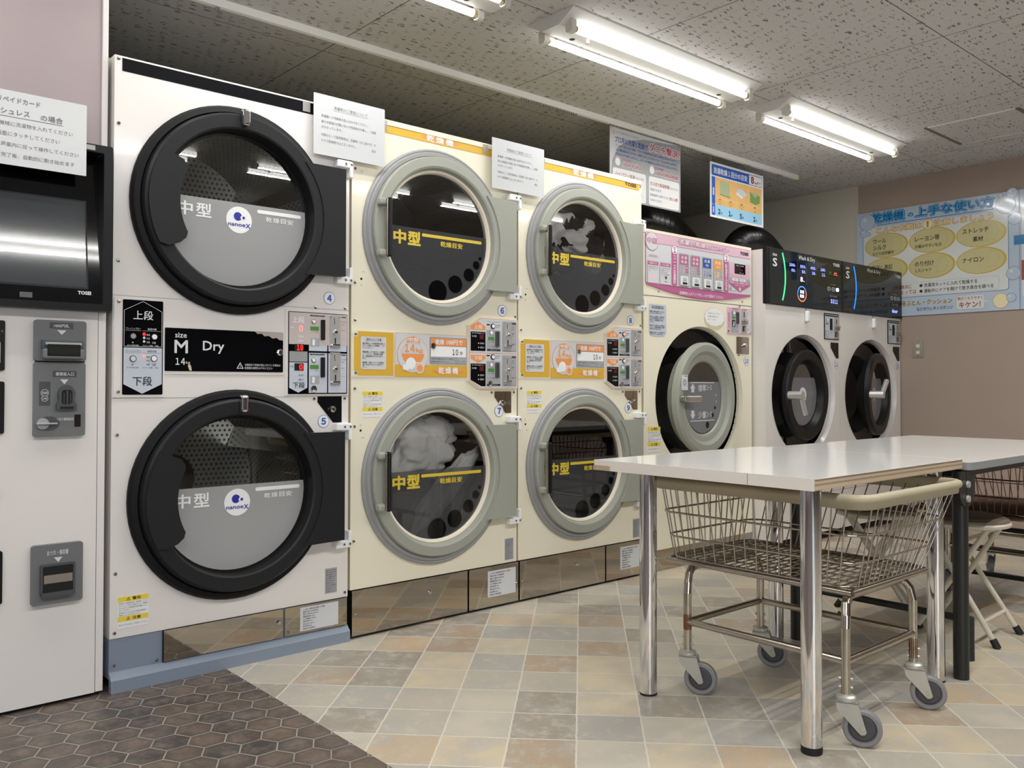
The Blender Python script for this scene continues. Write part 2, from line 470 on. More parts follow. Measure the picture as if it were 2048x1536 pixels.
HEX, N = newmat('dark_hexagon_vinyl')
tc = N.n('ShaderNodeTexCoord')
mp = N.n('ShaderNodeMapping', vector_type='TEXTURE')
mp.inputs['Location'].default_value = (1.126, -0.368, 0)
mp.inputs['Scale'].default_value = (0.0955, 0.0955, 1)
N.l(tc.outputs['Object'], mp.inputs[0])
p0 = N.v('ADD', mp.outputs[0], (173.20508, 100.0, 0.0))
p = p0
R_, H_ = (1.7320508, 1.0, 1.0), (0.8660254, 0.5, 0.0)
a = N.v('SUBTRACT', N.v('MODULO', N.v('ADD', p, H_), R_), H_)
b = N.v('SUBTRACT', N.v('MODULO', p, R_), H_)
zf = (1.0, 1.0, 0.0)
a = N.v('MULTIPLY', a, zf); b = N.v('MULTIPLY', b, zf)
sel = N.m('LESS_THAN', N.v('DOT_PRODUCT', b, b), N.v('DOT_PRODUCT', a, a))
gv = N.vmix(sel, a, b)
idc = N.v('SUBTRACT', N.v('MULTIPLY', p, zf), gv)
ag = N.v('ABSOLUTE', gv)
sp = N.n('ShaderNodeSeparateXYZ'); N.l(ag, sp.inputs[0])
hd = N.m('MAXIMUM', sp.outputs[1], N.v('DOT_PRODUCT', ag, (0.8660254, 0.5, 0.0)))
rid = N.v('FLOOR', N.v('ADD', N.v('MULTIPLY', idc, (20.0, 20.0, 0.0)), (0.5, 0.5, 0.0)))
wn = N.n('ShaderNodeTexWhiteNoise', noise_dimensions='2D'); N.l(rid, wn.inputs['Vector'])
base = N.ramp(wn.outputs['Value'], [(0.0, '544d48'), (0.25, '62564d'), (0.5, '524f4c'), (0.7, '6d5d50'), (0.88, '464341')])
n1 = N.noise(N.v('ADD', p, N.v('MULTIPLY', wn.outputs['Color'], (21.0, 21.0, 0.0))), 1.5, 5, 0.7)
c1 = N.mix(N.ramp(n1.outputs[0], [(0.4, (0, 0, 0)), (0.7, (0.8, 0.8, 0.8))]), base, (*lin('86766a'), 1))
c1 = N.mix(N.ramp(hd, [(0.28, (0, 0, 0)), (0.48, (0.55, 0.55, 0.55))]), c1, (*lin('494643'), 1))
n3 = N.noise(p, 0.9, 3)
gr = N.m('MULTIPLY', N.m('GREATER_THAN', hd, 0.48), N.ramp(n3.outputs[0], [(0.3, (0.45, 0.45, 0.45)), (0.55, (0.9, 0.9, 0.9))]))
N.l(N.mix(gr, c1, (*lin('aaa296'), 1)), N.b.inputs['Base Color'])
N.b.inputs['Roughness'].default_value = 0.42
CEIL, N = newmat('fissured_ceiling_board')
tc = N.n('ShaderNodeTexCoord')
ns = N.noise(tc.outputs['Object'], 24, 3)
q = N.v('ADD', tc.outputs['Object'], N.v('MULTIPLY', N.v('SUBTRACT', ns.outputs['Color'], (0.5, 0.5, 0.5)), (0.03, 0.045, 0.0)))
mp = N.n('ShaderNodeMapping'); mp.inputs['Scale'].default_value = (19, 100, 1); mp.inputs['Rotation'].default_value = (0, 0, 0.06)
N.l(q, mp.inputs[0])
vo = N.n('ShaderNodeTexVoronoi', voronoi_dimensions='2D', feature='F1'); vo.inputs['Scale'].default_value = 1.0; vo.inputs['Randomness'].default_value = 1.0
N.l(mp.outputs[0], vo.inputs['Vector'])
sp = N.n('ShaderNodeSeparateColor'); N.l(vo.outputs['Color'], sp.inputs[0])
th = N.m('MULTIPLY', N.m('POWER', sp.outputs[0], 2.6), 0.36)
mk = N.m('LESS_THAN', vo.outputs['Distance'], th)
n4 = N.noise(tc.outputs['Object'], 260, 2)
c1 = N.mix(N.m('MULTIPLY', n4.outputs[0], 0.35), (*lin('c6c5c4'), 1), (*lin('b2b1b0'), 1))
c1 = N.mix(N.m('MULTIPLY', mk, 0.85), c1, (*lin('57524c'), 1))
sx = N.n('ShaderNodeSeparateXYZ'); N.l(tc.outputs['Object'], sx.inputs[0])
jx = N.m('ABSOLUTE', N.m('SUBTRACT', N.m('FRACT', N.m('ADD', N.m('MULTIPLY', sx.outputs[0], 1 / 0.96), 0.5)), 0.5))
jy = N.m('ABSOLUTE', N.m('SUBTRACT', N.m('FRACT', N.m('ADD', N.m('MULTIPLY', N.m('SUBTRACT', sx.outputs[1], 0.556), 1 / 0.96), 0.5)), 0.5))
jn = N.m('LESS_THAN', N.m('MINIMUM', jx, jy), 0.0022)
N.l(N.mix(jn, c1, (*lin('4a4640'), 1)), N.b.inputs['Base Color'])
N.b.inputs['Roughness'].default_value = 0.9
bp = N.n('ShaderNodeBump'); bp.inputs['Strength'].default_value = 0.4; bp.inputs['Distance'].default_value = 0.003
N.l(N.m('SUBTRACT', 1.0, mk), bp.inputs['Height']); N.l(bp.outputs[0], N.b.inputs['Normal'])
PINKW = mat('mauve_wallpaper', 'a6999a', 0.7, var=0.05, vs=5, bump=0.15)
ROSEW = mat('dusty_rose_wallpaper', 'a8978b', 0.65, var=0.05, vs=4, bump=0.3)
BEIGEW = mat('beige_wallpaper', 'c9c3b4', 0.75, var=0.03, vs=5)
TRIMW = mat('trim_white', 'd9d5d2', 0.4)
BACKW = mat('back_wall_paint', 'a8a399', 0.8)
FRONTW = mat('front_wall_paint', '77736f', 0.8)

mb = MB(); mb.box(1.245, YF, -0.05, XW + 0.1, YB + 0.1, 0.0, FLOOR); struct('floor', mb)
mb = MB(); mb.box(XL - 0.1, YF, -0.05, 1.245, YB + 0.1, 0.0, HEX); o = struct('floor_entrance', mb)
mb = MB(); mb.box(XL - 0.1, YF, ZC, XW + 0.1, YB + 0.1, ZC + 0.08, CEIL); struct('ceiling', mb)
mb = MB(); mb.box(XW, YF, 0, XW + 0.1, 0.232, ZC, ROSEW); mb.box(XW, 0.232, 0, XW + 0.1, YB, ZC, BEIGEW); struct('wall_right', mb)
mb = MB(); mb.box(XL, YB, 0, XW, YB + 0.1, ZC, BACKW); struct('wall_back', mb)
mb = MB(); mb.box(XL - 0.1, YF, 0, XL, YB, ZC, PINKW); struct('wall_left', mb)
mb = MB()
for x0, x1, z0, z1 in ((XL, XW, 0, 0.5), (XL, XW, 2.2, ZC), (XL, -2.4, 0.5, 2.2), (0.2, XW, 0.5, 2.2)): mb.box(x0, YF - 0.1, z0, x1, YF, z1, FRONTW)  # opening at the far left made to let in added fill light
struct('wall_front', mb)
mb = MB()  # bars of an unseen window, added to bring frontal fill to the left machines
for x in (-2.4, -1.1, 0.16): mb.box(x, YF - 0.07, 0.5, x + 0.04, YF - 0.03, 2.2, SATIN)
struct('added_window_1', mb)
# pink panel above the payment machine, with its white edge strip
mb = MB(); mb.box(XL, 0.03, 1.70, 0.838, 0.13, ZC, PINKW); struct('wall_front_upper', mb)
mb = MB(); mb.box(XL, 0.03, 0.0, -0.005, 0.13, 1.70, PINKW); struct('wall_front_left', mb)
mb = MB(); mb.box(0.838, 0.022, 1.70, 0.857, 0.14, ZC, TRIMW, 0.003); struct('trim_1', mb)
# ceiling hatch
mb = MB()
mb.box(5.125, -1.225, ZC - 0.004, 5.62, -0.75, ZC + 0.0, CEIL)
for a_, b_, c_, d_ in ((5.12, -0.755, 5.625, -0.735), (5.12, -1.24, 5.625, -1.22)): mb.box(a_, b_, ZC - 0.006, c_, d_, ZC, mat('hatch_tape', '6a6660', 0.7))
for a_ in (5.118, 5.622): mb.box(a_, -1.22, ZC - 0.006, a_ + 0.005, -0.755, ZC, LAMPW)
struct('trim_2', mb)
# wooden batten showing over the first dryer's corner
mb = MB(); mb.box(0.874, 0.25, 2.05, 1.1, 0.29, 2.11, mat('raw_wood', 'b79f7e', 0.7, var=0.15, vs=8))
mb.box(0.88, 0.255, 2.036, 0.92, 0.285, 2.05, MATS['raw_wood'])
tag(mb.build('wood_batten'), 'short wooden batten lying on top of the white dryer at its left corner', 'batten')

# ---------------------------------------------------------------- ceiling lamps
def lamp(x, y, label, group):
    t = thing('ceiling_lamp', label, 'ceiling lamp', (x, y, ZC), 0, group)
    b = MB(); L = 0.668
    b.ext([(-0.132, 0), (-0.132, -0.006), (-0.05, -0.052), (0.05, -0.052), (0.132, -0.006), (0.132, 0)], -L, L, LAMPW)
    b.v = [(-y_, x_, z_) for x_, y_, z_ in b.v]      # turn the section so it runs along the row
    b.cyl((-0.52, 0.02, -0.0525), (-0.52, 0.02, -0.053), 0.012, DARK, 12)
    b.cyl((0.52, 0.02, -0.0525), (0.52, 0.02, -0.053), 0.012, DARK, 12)
    b.build('reflector_body', t)
    for sy in (-1, 1):
        k = MB(); k.cyl((-0.598, 0, 0), (0.598, 0, 0), 0.0142, TUBEM, 12)
        k.cyl((-0.612, 0, 0), (-0.598, 0, 0), 0.0146, BRASS, 12); k.cyl((0.598, 0, 0), (0.612, 0, 0), 0.0146, BRASS, 12)
        k.build('fluorescent_tube', t, 'lit white tube', (0, sy * 0.079, -0.062))
        for sx in (-1, 1):
            k = MB()
            k.ext(MB.rr(-0.019, -0.022, 0.019, 0.036, 0.014), -0.013, 0.013, LAMPS)
            k.v = [(y_, x_, z_) for x_, y_, z_ in k.v]
            k.build('lamp_socket', t, None, (sx * 0.627, sy * 0.079, -0.062))
    for sy in (-1, 1):
        ld = bpy.data.lights.new('tube_light', 'AREA'); ld.shape = 'RECTANGLE'; ld.size = 1.19; ld.size_y = 0.026
        ld.energy = STRIP * (0.6 if y > -1 else 1.25); ld.color = (1.0, 0.985, 0.95)
        lo = bpy.data.objects.new('tube_light', ld); COL.objects.link(lo); lo.parent = t; lo.location = (0, sy * 0.079, -0.0775)
    k = MB(); k.cyl((0, 0, 0), (0, 0, -0.018), 0.009, LAMPS, 12); k.build('glow_starter', t, None, (-0.47, -0.02, -0.052))
    return t
G = 'twin tube ceiling lamps'
lamp(3.095, -0.392, 'middle twin-tube ceiling lamp, whole in view over the cream dryers', G)
lamp(4.70, -0.392, 'twin-tube ceiling lamp nearest the wall poster, with a small brown sticker on its end', G)
lamp(1.49, -0.392, 'twin-tube ceiling lamp cut off by the top edge of the photo, above the white dryer', G)
lamp(-0.12, -0.392, 'twin-tube ceiling lamp over the payment machine, unseen, added to light the left end', G)  # lamp out of view, added at the row's pitch to brighten the left end
for i, x in enumerate((-1.73, -0.12, 1.485, 3.09, 4.70)):  # the leftmost is an unseen extra, added for the dim left side
    lamp(x, -2.52, 'twin-tube ceiling lamp of the row behind the camera, a row partly mirrored in the dryer glass', G)

# ---------------------------------------------------------------- curtain rail
t = thing('curtain_rail', 'white curtain rail fixed along the ceiling over the machines', 'curtain rail', (0.2, 0.36, ZC))
b = MB()
b.ext([(-0.011, 0), (-0.011, -0.032), (-0.004, -0.032), (-0.004, -0.028), (0.004, -0.028), (0.004, -0.032), (0.011, -0.032), (0.011, 0)], 0, 5.4, RAILW)
b.v = [(-y_, x_, z_) for x_, y_, z_ in b.v]
b.build('rail_track', t)
b = MB(); b.box(5.4, -0.013, -0.035, 5.425, 0.013, 0, mat('rail_cap', 'b7ae8f', 0.5)); b.build('end_cap', t)
hook = MB()
hook.box(-0.003, -0.003, -0.008, 0.003, 0.003, 0.006, HOOKM)
hook.tube([(0, 0, -0.008), (0.001, 0, -0.018), (0.006, 0, -0.022), (0.008, 0, -0.015)], 0.0014, HOOKM, 5)
h0 = None
for x0, x1, n in ((2.95, 3.35, 24), (3.62, 3.8, 7), (4.2, 4.4, 9), (4.95, 5.0, 3), (1.35, 1.36, 2), (5.35, 5.4, 3)):
    for k in range(n):
        xx = x0 + (x1 - x0) * k / max(1, n - 1) - 0.2
        if h0 is None: h0 = hook.build('runner_hook', t, None, (xx, 0, -0.038))
        else: dup(h0, t, (xx, 0, -0.038))

# ---------------------------------------------------------------- shared little parts
def _screw():
    b = MB(); b.lathe(0, 0, [(0.0058, 0.0), (0.0058, 0.0015), (0.0045, 0.0035), (0.001, 0.0042)], CHROMEW, 14)
    b.flat(MB.el(0, 0, 0.0012, None, 8), 0.0043, CHROMEW)
    b.rect(-0.003, -0.0006, 0.003, 0.0006, 0.0044, DARK); b.rect(-0.0006, -0.003, 0.0006, 0.003, 0.0044, DARK)
    return b
SCREW0 = None
def screws(t, pts, d=0.0):
    global SCREW0
    for u, v in pts:
        if SCREW0 is None: SCREW0 = _screw().build('screw', t, None, (u, -d, v))
        else: dup(SCREW0, t, (u, -d, v))
def hinge(t, u, v, up, d=0.012):
    b = MB(); s = 1 if up else -1
    b.box(u - 0.052, -d - 0.02, v - 0.014, u + 0.012, -d + 0.012, v + 0.014, P_W, 0.004)
    b.box(u + 0.0, -d - 0.022, v - (0.05 if up else 0.01), u + 0.014, -d + 0.012, v + (0.01 if up else 0.05), P_W, 0.004)
    for du in (-0.018, 0.006): b.disc(u + du, v, 0.0055, d + 0.0225, GREYL, None, 12); b.disc(u + du, v, 0.0025, d + 0.0228, DARK, None, 10)
    return b.build('hinge', t, 'white hinge bracket')
def number(t, n, u, v, d=0.0, r=0.022):
    b = MB(); b.disc(u, v, r, d + 0.0012, P_NB); b.disc(u, v, r * 0.93, d + 0.0016, P_W)
    w_ = r * (0.42 if len(n) == 1 else 0.62)
    b.text(n, u - w_, v - r * 0.55, u + w_, v + r * 0.55, d + 0.002, P_NB, 0.035)
    return b.build('number_sticker', t, 'round sticker with blue %s' % n)
def warning(t, u0, v0, u1, v1, d=0.0, small=False):
    b = MB(); W = u1 - u0; H = v1 - v0
    b.plate(u0, v0, u1, v1, d, d + 0.0012, P_W)
    e = d + 0.0018
    for a_, tt in ((0.84, '警告'), (0.22, '注意')):
        b.rect(u0, v0 + H * a_, u1, v0 + H * (a_ + 0.16), e, P_YL)
        b.text(tt, u0 + W * 0.47, v0 + H * (a_ + 0.03), u0 + W * 0.75, v0 + H * (a_ + 0.13), e + 0.0005, INK, 0.02)
        x, z, q_ = u0 + W * 0.34, v0 + H * (a_ + 0.03), H * 0.11
        b.flat([(x - q_ * 0.55, z), (x + q_ * 0.55, z), (x, z + q_)], e + 0.0004, INK)
        b.flat([(x - q_ * 0.36, z + q_ * 0.1), (x + q_ * 0.36, z + q_ * 0.1), (x, z + q_ * 0.78)], e + 0.0006, P_YL)
        b.rect(x - q_ * 0.05, z + q_ * 0.18, x + q_ * 0.05, z + q_ * 0.6, e + 0.0008, INK)
    b.rows(['自然油・動植物系油・機械油・ドライ', 'クリーニング油・美容オイル・樹脂系', 'などがついた衣類等は乾燥機に入れ', 'ないで下さい。', '自然発火による火災の原因や機械の', '損傷となる恐れがあります'], u0 + W * 0.04, v0 + H * 0.81, H * 0.05, H * 0.073, e + 0.0004, INKG, u1 - W * 0.02)
    b.rows(['扉にはさまれぬよう注意して下さい'], u0 + W * 0.04, v0 + H * 0.14, H * 0.055, H * 0.08, e + 0.0004, INKG, u1 - W * 0.04)
    return b.build('warning_label', t, 'white label with two yellow warning bands')
def smallprint(t, name, u0, v0, u1, v1, d, bg=P_G, ink=INKG, n=9, head=None, label=None):
    b = MB(); b.plate(u0, v0, u1, v1, d, d + 0.0012, bg)
    L = ['設置に関する注意事項', '電源 三相200V 50/60Hz', '電動機容量 0.4kW', 'ガス消費量 12.8kW', '標準負荷量 14kg', '排気口径 150mm', '製品質量 250kg', '製造年月 製造番号', '安全上の注意を必ず守ること', '点検は電源を切って行うこと', '改造は絶対に行わないこと']
    W, H = u1 - u0, v1 - v0; g_ = H * 0.92 / n
    b.rows([head] * bool(head) + L[:n - bool(head)], u0 + W * 0.07, v1 - H * 0.06, g_ * 0.66, g_, d + 0.0018, ink, u1 - W * 0.07, 0.01)
    return b.build(name, t, label)
def crumple(name, seed, rx, ry, rz, m, amp=0.35, m2=None):
    bm = bmesh.new(); bmesh.ops.create_icosphere(bm, subdivisions=5, radius=1.0)
    off = Vector((seed * 3.7, seed * 1.3, seed * 2.1))
    for v in bm.verts:
        n = v.co.normalized()
        q_ = noise.noise(n * 1.6 + off) * amp + (0.5 - abs(noise.noise(n * 3.1 + off * 2))) * amp * 0.7 + noise.noise(n * 6 + off) * amp * 0.22
        f = 1 + q_
        v.co = Vector((n.x * rx * f, n.y * ry * f, n.z * rz * f))
    b = MB()
    bm.verts.index_update()
    b.from_bm(bm, m, True)
    if m2:
        k = b.mi(m2)
        for i, f in enumerate(b.f):
            c_ = Vector(b.v[f[0]])
            if noise.noise(Vector((c_.x / rx, c_.y / ry, c_.z / rz)) * 1.3 + off) > 0.08: b.fm[i] = k
    return b

def drum(t, cx, cz, r, depth, m, lipm):
    b = MB()
    b.lathe(0, 0, [(r - 0.035, -0.02), (r, -0.06), (r, -depth)], m, 64, [lipm, m])
    b.lathe(0, 0, [(r, -depth), (0.10, -depth - 0.03)], m, 64)
    b.lathe(0, 0, [(0.10, -depth - 0.02), (0.06, -depth + 0.0), (0.001, -depth + 0.01)], lipm, 32)
    for k in range(3):
        a_ = 2 * PI * k / 3 + 0.5
        ca, sa = math.cos(a_), math.sin(a_); px, pz = -sa, ca
        q_ = []
        for dd in (-0.07, -depth): q_ += [((r) * ca + 0.06 * px, -dd, r * sa + 0.06 * pz), ((r - 0.07) * ca, -dd, (r - 0.07) * sa), (r * ca - 0.06 * px, -dd, r * sa - 0.06 * pz)]
        b.add(q_, [(0, 1, 4, 3), (1, 2, 5, 4), (0, 2, 1)], lipm)
    return b.build('drum', t, 'perforated steel drum', (cx, 0, cz))

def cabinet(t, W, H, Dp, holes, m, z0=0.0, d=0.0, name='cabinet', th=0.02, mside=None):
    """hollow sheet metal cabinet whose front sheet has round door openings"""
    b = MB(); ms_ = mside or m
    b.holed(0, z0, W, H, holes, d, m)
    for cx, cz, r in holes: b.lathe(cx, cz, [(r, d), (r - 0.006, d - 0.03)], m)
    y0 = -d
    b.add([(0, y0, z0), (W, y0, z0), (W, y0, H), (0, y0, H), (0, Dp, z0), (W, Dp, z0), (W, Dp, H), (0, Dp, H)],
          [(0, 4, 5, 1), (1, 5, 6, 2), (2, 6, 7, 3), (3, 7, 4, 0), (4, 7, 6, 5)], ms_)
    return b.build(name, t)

# ---------------------------------------------------------------- white stacked dryer
def dryer_door_black(t, cx, cz):
    dr = MB()
    dr.lathe(cx, cz, [(0.363, 0.0), (0.363, 0.012), (0.355, 0.026), (0.338, 0.03)], BLACKR)
    dr.lathe(cx, cz, [(0.338, 0.03), (0.334, 0.02), (0.33, 0.05), (0.322, 0.056), (0.282, 0.056), (0.276, 0.052), (0.272, 0.012)], BLACKP2, 72, [BLACKR, BLACKP2, BLACKP2, BLACKP2, BLACKP2, BLACKP])
    dr.lathe(cx, cz, [(0.272, 0.014), (0.283, 0.014), (0.279, 0.02), (0.273, 0.02), (0.27, 0.006), (0.262, 0.006), (0.262, -0.015)], BLACKP)
    door = dr.build('door', t, 'round black dryer door')
    k = MB()
    arc = MB.el(cx, cz, 0.311, 0.311, 24, 41, -41)
    k.ext([(0.813, cz - 0.2), (0.813, cz + 0.204)] + arc, 0.03, 0.06, BLACKP2); k.build('hinge_cover', door, 'flat charcoal hinge flap')
    k = MB()
    o_ = [(cx + r * math.cos(math.radians(a_)), cz + r * math.sin(math.radians(a_))) for a_, r in
          [(151 + 56 * i / 16, 0.322) for i in range(17)] + [(211, 0.30), (212.5, 0.262), (211.5, 0.236)] + [(208 - 55 * i / 16, 0.222) for i in range(17)] + [(149.5, 0.23), (147.5, 0.25), (149, 0.30)]]
    k.ext(o_, 0.05, 0.068, BLACKP2); k.build('door_grip', door, 'charcoal grip plate')
    k = MB(); k.box(cx - 0.012, -0.082, cz + 0.286, cx + 0.014, -0.055, cz + 0.344, CHROME, 0.008, 3); k.build('latch', door, 'small chrome latch')
    g_ = MB(); g_.disc(cx, cz, 0.264, 0.003, GLASS, None, 72); gl = g_.build('door_glass', door)
    k = MB(); hz = 0.03
    a0 = math.degrees(math.asin(hz / 0.262))
    k.flat(MB.el(cx, cz, 0.262, None, 60, 180 - a0, 360 + a0), 0.0045, FILMA)
    d = 0.0055; z_ = cz
    k.text('中', 0.2, z_ - 0.035, 0.253, z_ + 0.012, d, P_W, 0.03); k.text('型', 0.264, z_ - 0.036, 0.318, z_ + 0.012, d, P_W, 0.03)
    k.disc(0.417, z_ - 0.03, 0.047, d, P_W)
    k.disc(0.412, z_ - 0.018, 0.015, d + 0.0005, P_NV); k.disc(0.428, z_ - 0.021, 0.0068, d + 0.001, P_W); k.disc(0.433, z_ - 0.021, 0.005, d + 0.0012, P_NV)
    k.text('nanoe', 0.377, z_ - 0.053, 0.44, z_ - 0.043, d + 0.0005, P_NV, 0.03); k.text('X', 0.441, z_ - 0.056, 0.458, z_ - 0.04, d + 0.0005, P_NV, 0.03)
    k.rect(0.484, z_ + 0.003, 0.655, z_ + 0.016, d, P_W, 0.006)
    k.text('乾', 0.517, z_ - 0.024, 0.541, z_ - 0.006, d, P_W, 0.01); k.text('燥', 0.545, z_ - 0.024, 0.569, z_ - 0.006, d, P_W, 0.01)
    k.text('目', 0.575, z_ - 0.024, 0.595, z_ - 0.006, d, P_W, 0.01); k.text('安', 0.6, z_ - 0.024, 0.624, z_ - 0.006, d, P_W, 0.01)
    k.build('frosted_film', gl, 'grey frosted lower half with white print')
    return door
A = thing('stacked_dryer', 'white two-door stacked dryer with black round doors beside the payment machine', 'tumble dryer', (0.869, 0, 0))
hA = [(0.41, 0.597, 0.30), (0.41, 1.585, 0.30)]
cabinet(A, 0.862, 2.036, 1.05, hA, WHITE, 0.168)
b = MB(); b.box(0.0, 0.004, 0.04, 0.862, 1.0, 0.168, BLUEG); b.build('base', A)
b = MB(); b.ext([(-0.0, 0), (0.862, 0), (0.862, 0.04), (-0.0, 0.04)], -0.004, 0.02, BLUEG)
b.add([(0, -0.02, 0.04), (0.862, -0.02, 0.04), (0.862, 0.003, 0.062), (0, 0.003, 0.062)], [(0, 1, 2, 3)], BLUEG); b.build('plinth', A, 'blue grey plinth strip')
b = MB(); b.box(0.168, -0.006, 0.064, 0.592, 0.004, 0.166, STEELD); b.rect(0.165, 0.062, 0.168, 0.168, 0.001, DARK); b.build('kick_panel', A, 'mirror steel service door')
b = MB(); b.box(0.6, -0.006, 0.064, 0.855, 0.004, 0.166, STEELD); b.build('kick_panel', A, 'mirror steel panel with label')
smallprint(A, 'instruction_label', 0.66, 0.072, 0.818, 0.158, 0.006, P_LG, INKG, 9, '⚠ 注意・設置者様お客様へのお願い', 'grey instruction sticker on steel')
b = MB(); b.disc(0.575, 0.12, 0.008, 0.0065, CHROME, None, 14); b.lathe(0.575, 0.12, [(0.009, 0.006), (0.006, 0.012), (0.001, 0.012)], CHROME, 14); b.build('lock', A, 'chrome lock')
screws(A, [(0.012, 0.085), (0.145, 0.075), (0.612, 0.078), (0.846, 0.08)], 0.006)
b = MB(); b.rect(0.023, 1.988, 0.84, 2.03, 0.0012, BLACKF); b.build('header_strip', A, 'black strip along the top edge')
b = MB()
for z_ in (1.262, 0.932): b.rect(0.0, z_, 0.862, z_ + 0.0018, 0.0006, GREYL)
b.build('panel_seam', A)
dryer_door_black(A, 0.41, 1.585); dryer_door_black(A, 0.41, 0.597)
drum(A, 0.41, 1.585, 0.33, 0.6, DRUMS, STEEL); drum(A, 0.41, 0.597, 0.33, 0.6, DRUMS, STEEL)
# left selector panel
b = MB(); d = 0.006
b.plate(0.004, 0.935, 0.162, 1.257, 0, 0.004, WHITE)
b.plate(0.03, 0.944, 0.157, 1.251, 0.004, d, BLACKG, 0.004)
b.flat([(0.033, 0.978), (0.0915, 0.947), (0.154, 0.978), (0.154, 1.096), (0.033, 1.096)], d + 0.0006, P_BG)
e = d + 0.0012
for p0, p1 in (((0.034, 1.1), (0.034, 1.216)), ((0.034, 1.216), (0.0925, 1.247)), ((0.0925, 1.247), (0.153, 1.216)), ((0.153, 1.216), (0.153, 1.1)), ((0.153, 1.1), (0.034, 1.1))):
    dx, dz = p1[0] - p0[0], p1[1] - p0[1]; L = math.hypot(dx, dz); nx, nz = -dz / L * 0.0005, dx / L * 0.0005
    b.flat([(p0[0] + nx, p0[1] + nz), (p0[0] - nx, p0[1] - nz), (p1[0] - nx, p1[1] - nz), (p1[0] + nx, p1[1] + nz)], e, P_W)
b.text('上段', 0.062, 1.187, 0.125, 1.217, e, TXTW, 0.015); b.text('下段', 0.061, 0.973, 0.123, 1.003, e, INK, 0.015)
for v0, m_ in ((1.154, TXTW), (1.082, INK)):
    b.text('フレッシュフロー', 0.039, v0, 0.086, v0 + 0.007, e, m_); b.text('温度切替', 0.107, v0, 0.136, v0 + 0.007, e, m_)
    b.rect(0.037, v0 - 0.003, 0.087, v0 - 0.0024, e, m_); b.rect(0.092, v0 - 0.003, 0.15, v0 - 0.0024, e, m_)
    for k, tt in enumerate(('高温', '中温', '低温')): b.text(tt, 0.104, v0 - 0.0185 - k * 0.012, 0.1145, v0 - 0.012 - k * 0.012, e, m_)
    b.text('切替', 0.122, v0 - 0.044, 0.134, v0 - 0.037, e, m_)
    b.text('▲', 0.058, v0 - 0.043, 0.064, v0 - 0.038, e, m_)
    b.text('あと15分延長 無料', 0.044, v0 - 0.053, 0.08, v0 - 0.048, e, m_); b.text('デリケート衣類：『低温』', 0.092, v0 - 0.053, 0.143, v0 - 0.048, e, m_)
b.disc(0.0965, 1.141, 0.0052, e, LEDR, None, 16); b.disc(0.0965, 1.129, 0.0042, e, P_LG, None, 16); b.disc(0.0965, 1.117, 0.0042, e, P_LG, None, 16)
b.disc(0.0965, 1.069, 0.0052, e, LEDP, None, 16)
sel = b.build('selector_panel', A, 'black and pale selector panel reading 上段 and 下段')
for u, v, m_, r1 in ((0.062, 1.133, GREYL, BLACKP), (0.129, 1.133, P_W, BLACKP), (0.062, 1.06, P_LG, INK), (0.128, 1.062, P_W, INK)):
    k = MB(); k.lathe(u, v, [(0.0105, d), (0.0105, d + 0.003), (0.0085, d + 0.003), (0.008, d + 0.005), (0.0005, d + 0.005)], m_, 24, [r1, r1, m_, m_]); k.build('push_button', sel)
screws(A, [(0.018, 1.243), (0.018, 0.953)], 0.004)
# centre strip
b = MB()
b.plate(0.158, 1.012, 0.592, 1.175, 0, 0.003, WHITE); b.plate(0.164, 1.022, 0.587, 1.166, 0.003, 0.005, BLACKG, 0.003)
d = 0.006
b.text('size', 0.197, 1.134, 0.236, 1.151, d, TXTW, 0.015); b.text('M', 0.195, 1.082, 0.24, 1.126, d, TXTW, 0.02)
b.text('14', 0.199, 1.043, 0.231, 1.066, d, TXTW, 0.01); b.text('kg', 0.234, 1.044, 0.248, 1.056, d, TXTW); b.text('Dry', 0.291, 1.083, 0.366, 1.126, d, TXTW, 0.02)
b.flat([(0.411, 1.033), (0.437, 1.033), (0.424, 1.056)], d, TXTW); b.flat([(0.4155, 1.0355), (0.4325, 1.0355), (0.424, 1.051)], d + 0.0005, BLACKG)
b.rect(0.4232, 1.037, 0.4248, 1.046, d + 0.0008, TXTW)
b.text('衣類表示で乾燥が禁止されている場合は', 0.441, 1.0425, 0.576, 1.051, d, TXTW); b.text('乾燥機の使用をおやめください', 0.441, 1.0315, 0.546, 1.04, d, TXTW)
b.flat([(0.478, 1.1655), (0.586, 1.1655), (0.586, 1.137), (0.57, 1.139), (0.562, 1.146), (0.545, 1.143), (0.531, 1.152), (0.514, 1.15), (0.504, 1.159), (0.488, 1.157)], d, mat('torn_film', 'b5a9a4', 0.3))
b.flat([(0.24, 1.04), (0.246, 1.024), (0.254, 1.024), (0.251, 1.04), (0.245, 1.05)], d, mat('torn_patch', 'c9b9a0', 0.5))
strip = b.build('name_strip', A, 'black strip reading size M Dry')
k = MB(); k.lathe(0.574, 1.094, [(0.0125, 0.005), (0.012, 0.009), (0.007, 0.011), (0.0005, 0.011)], CHROME, 20); k.rect(0.573, 1.089, 0.575, 1.099, 0.0113, DARK); k.build('lock', strip, 'chrome lock')
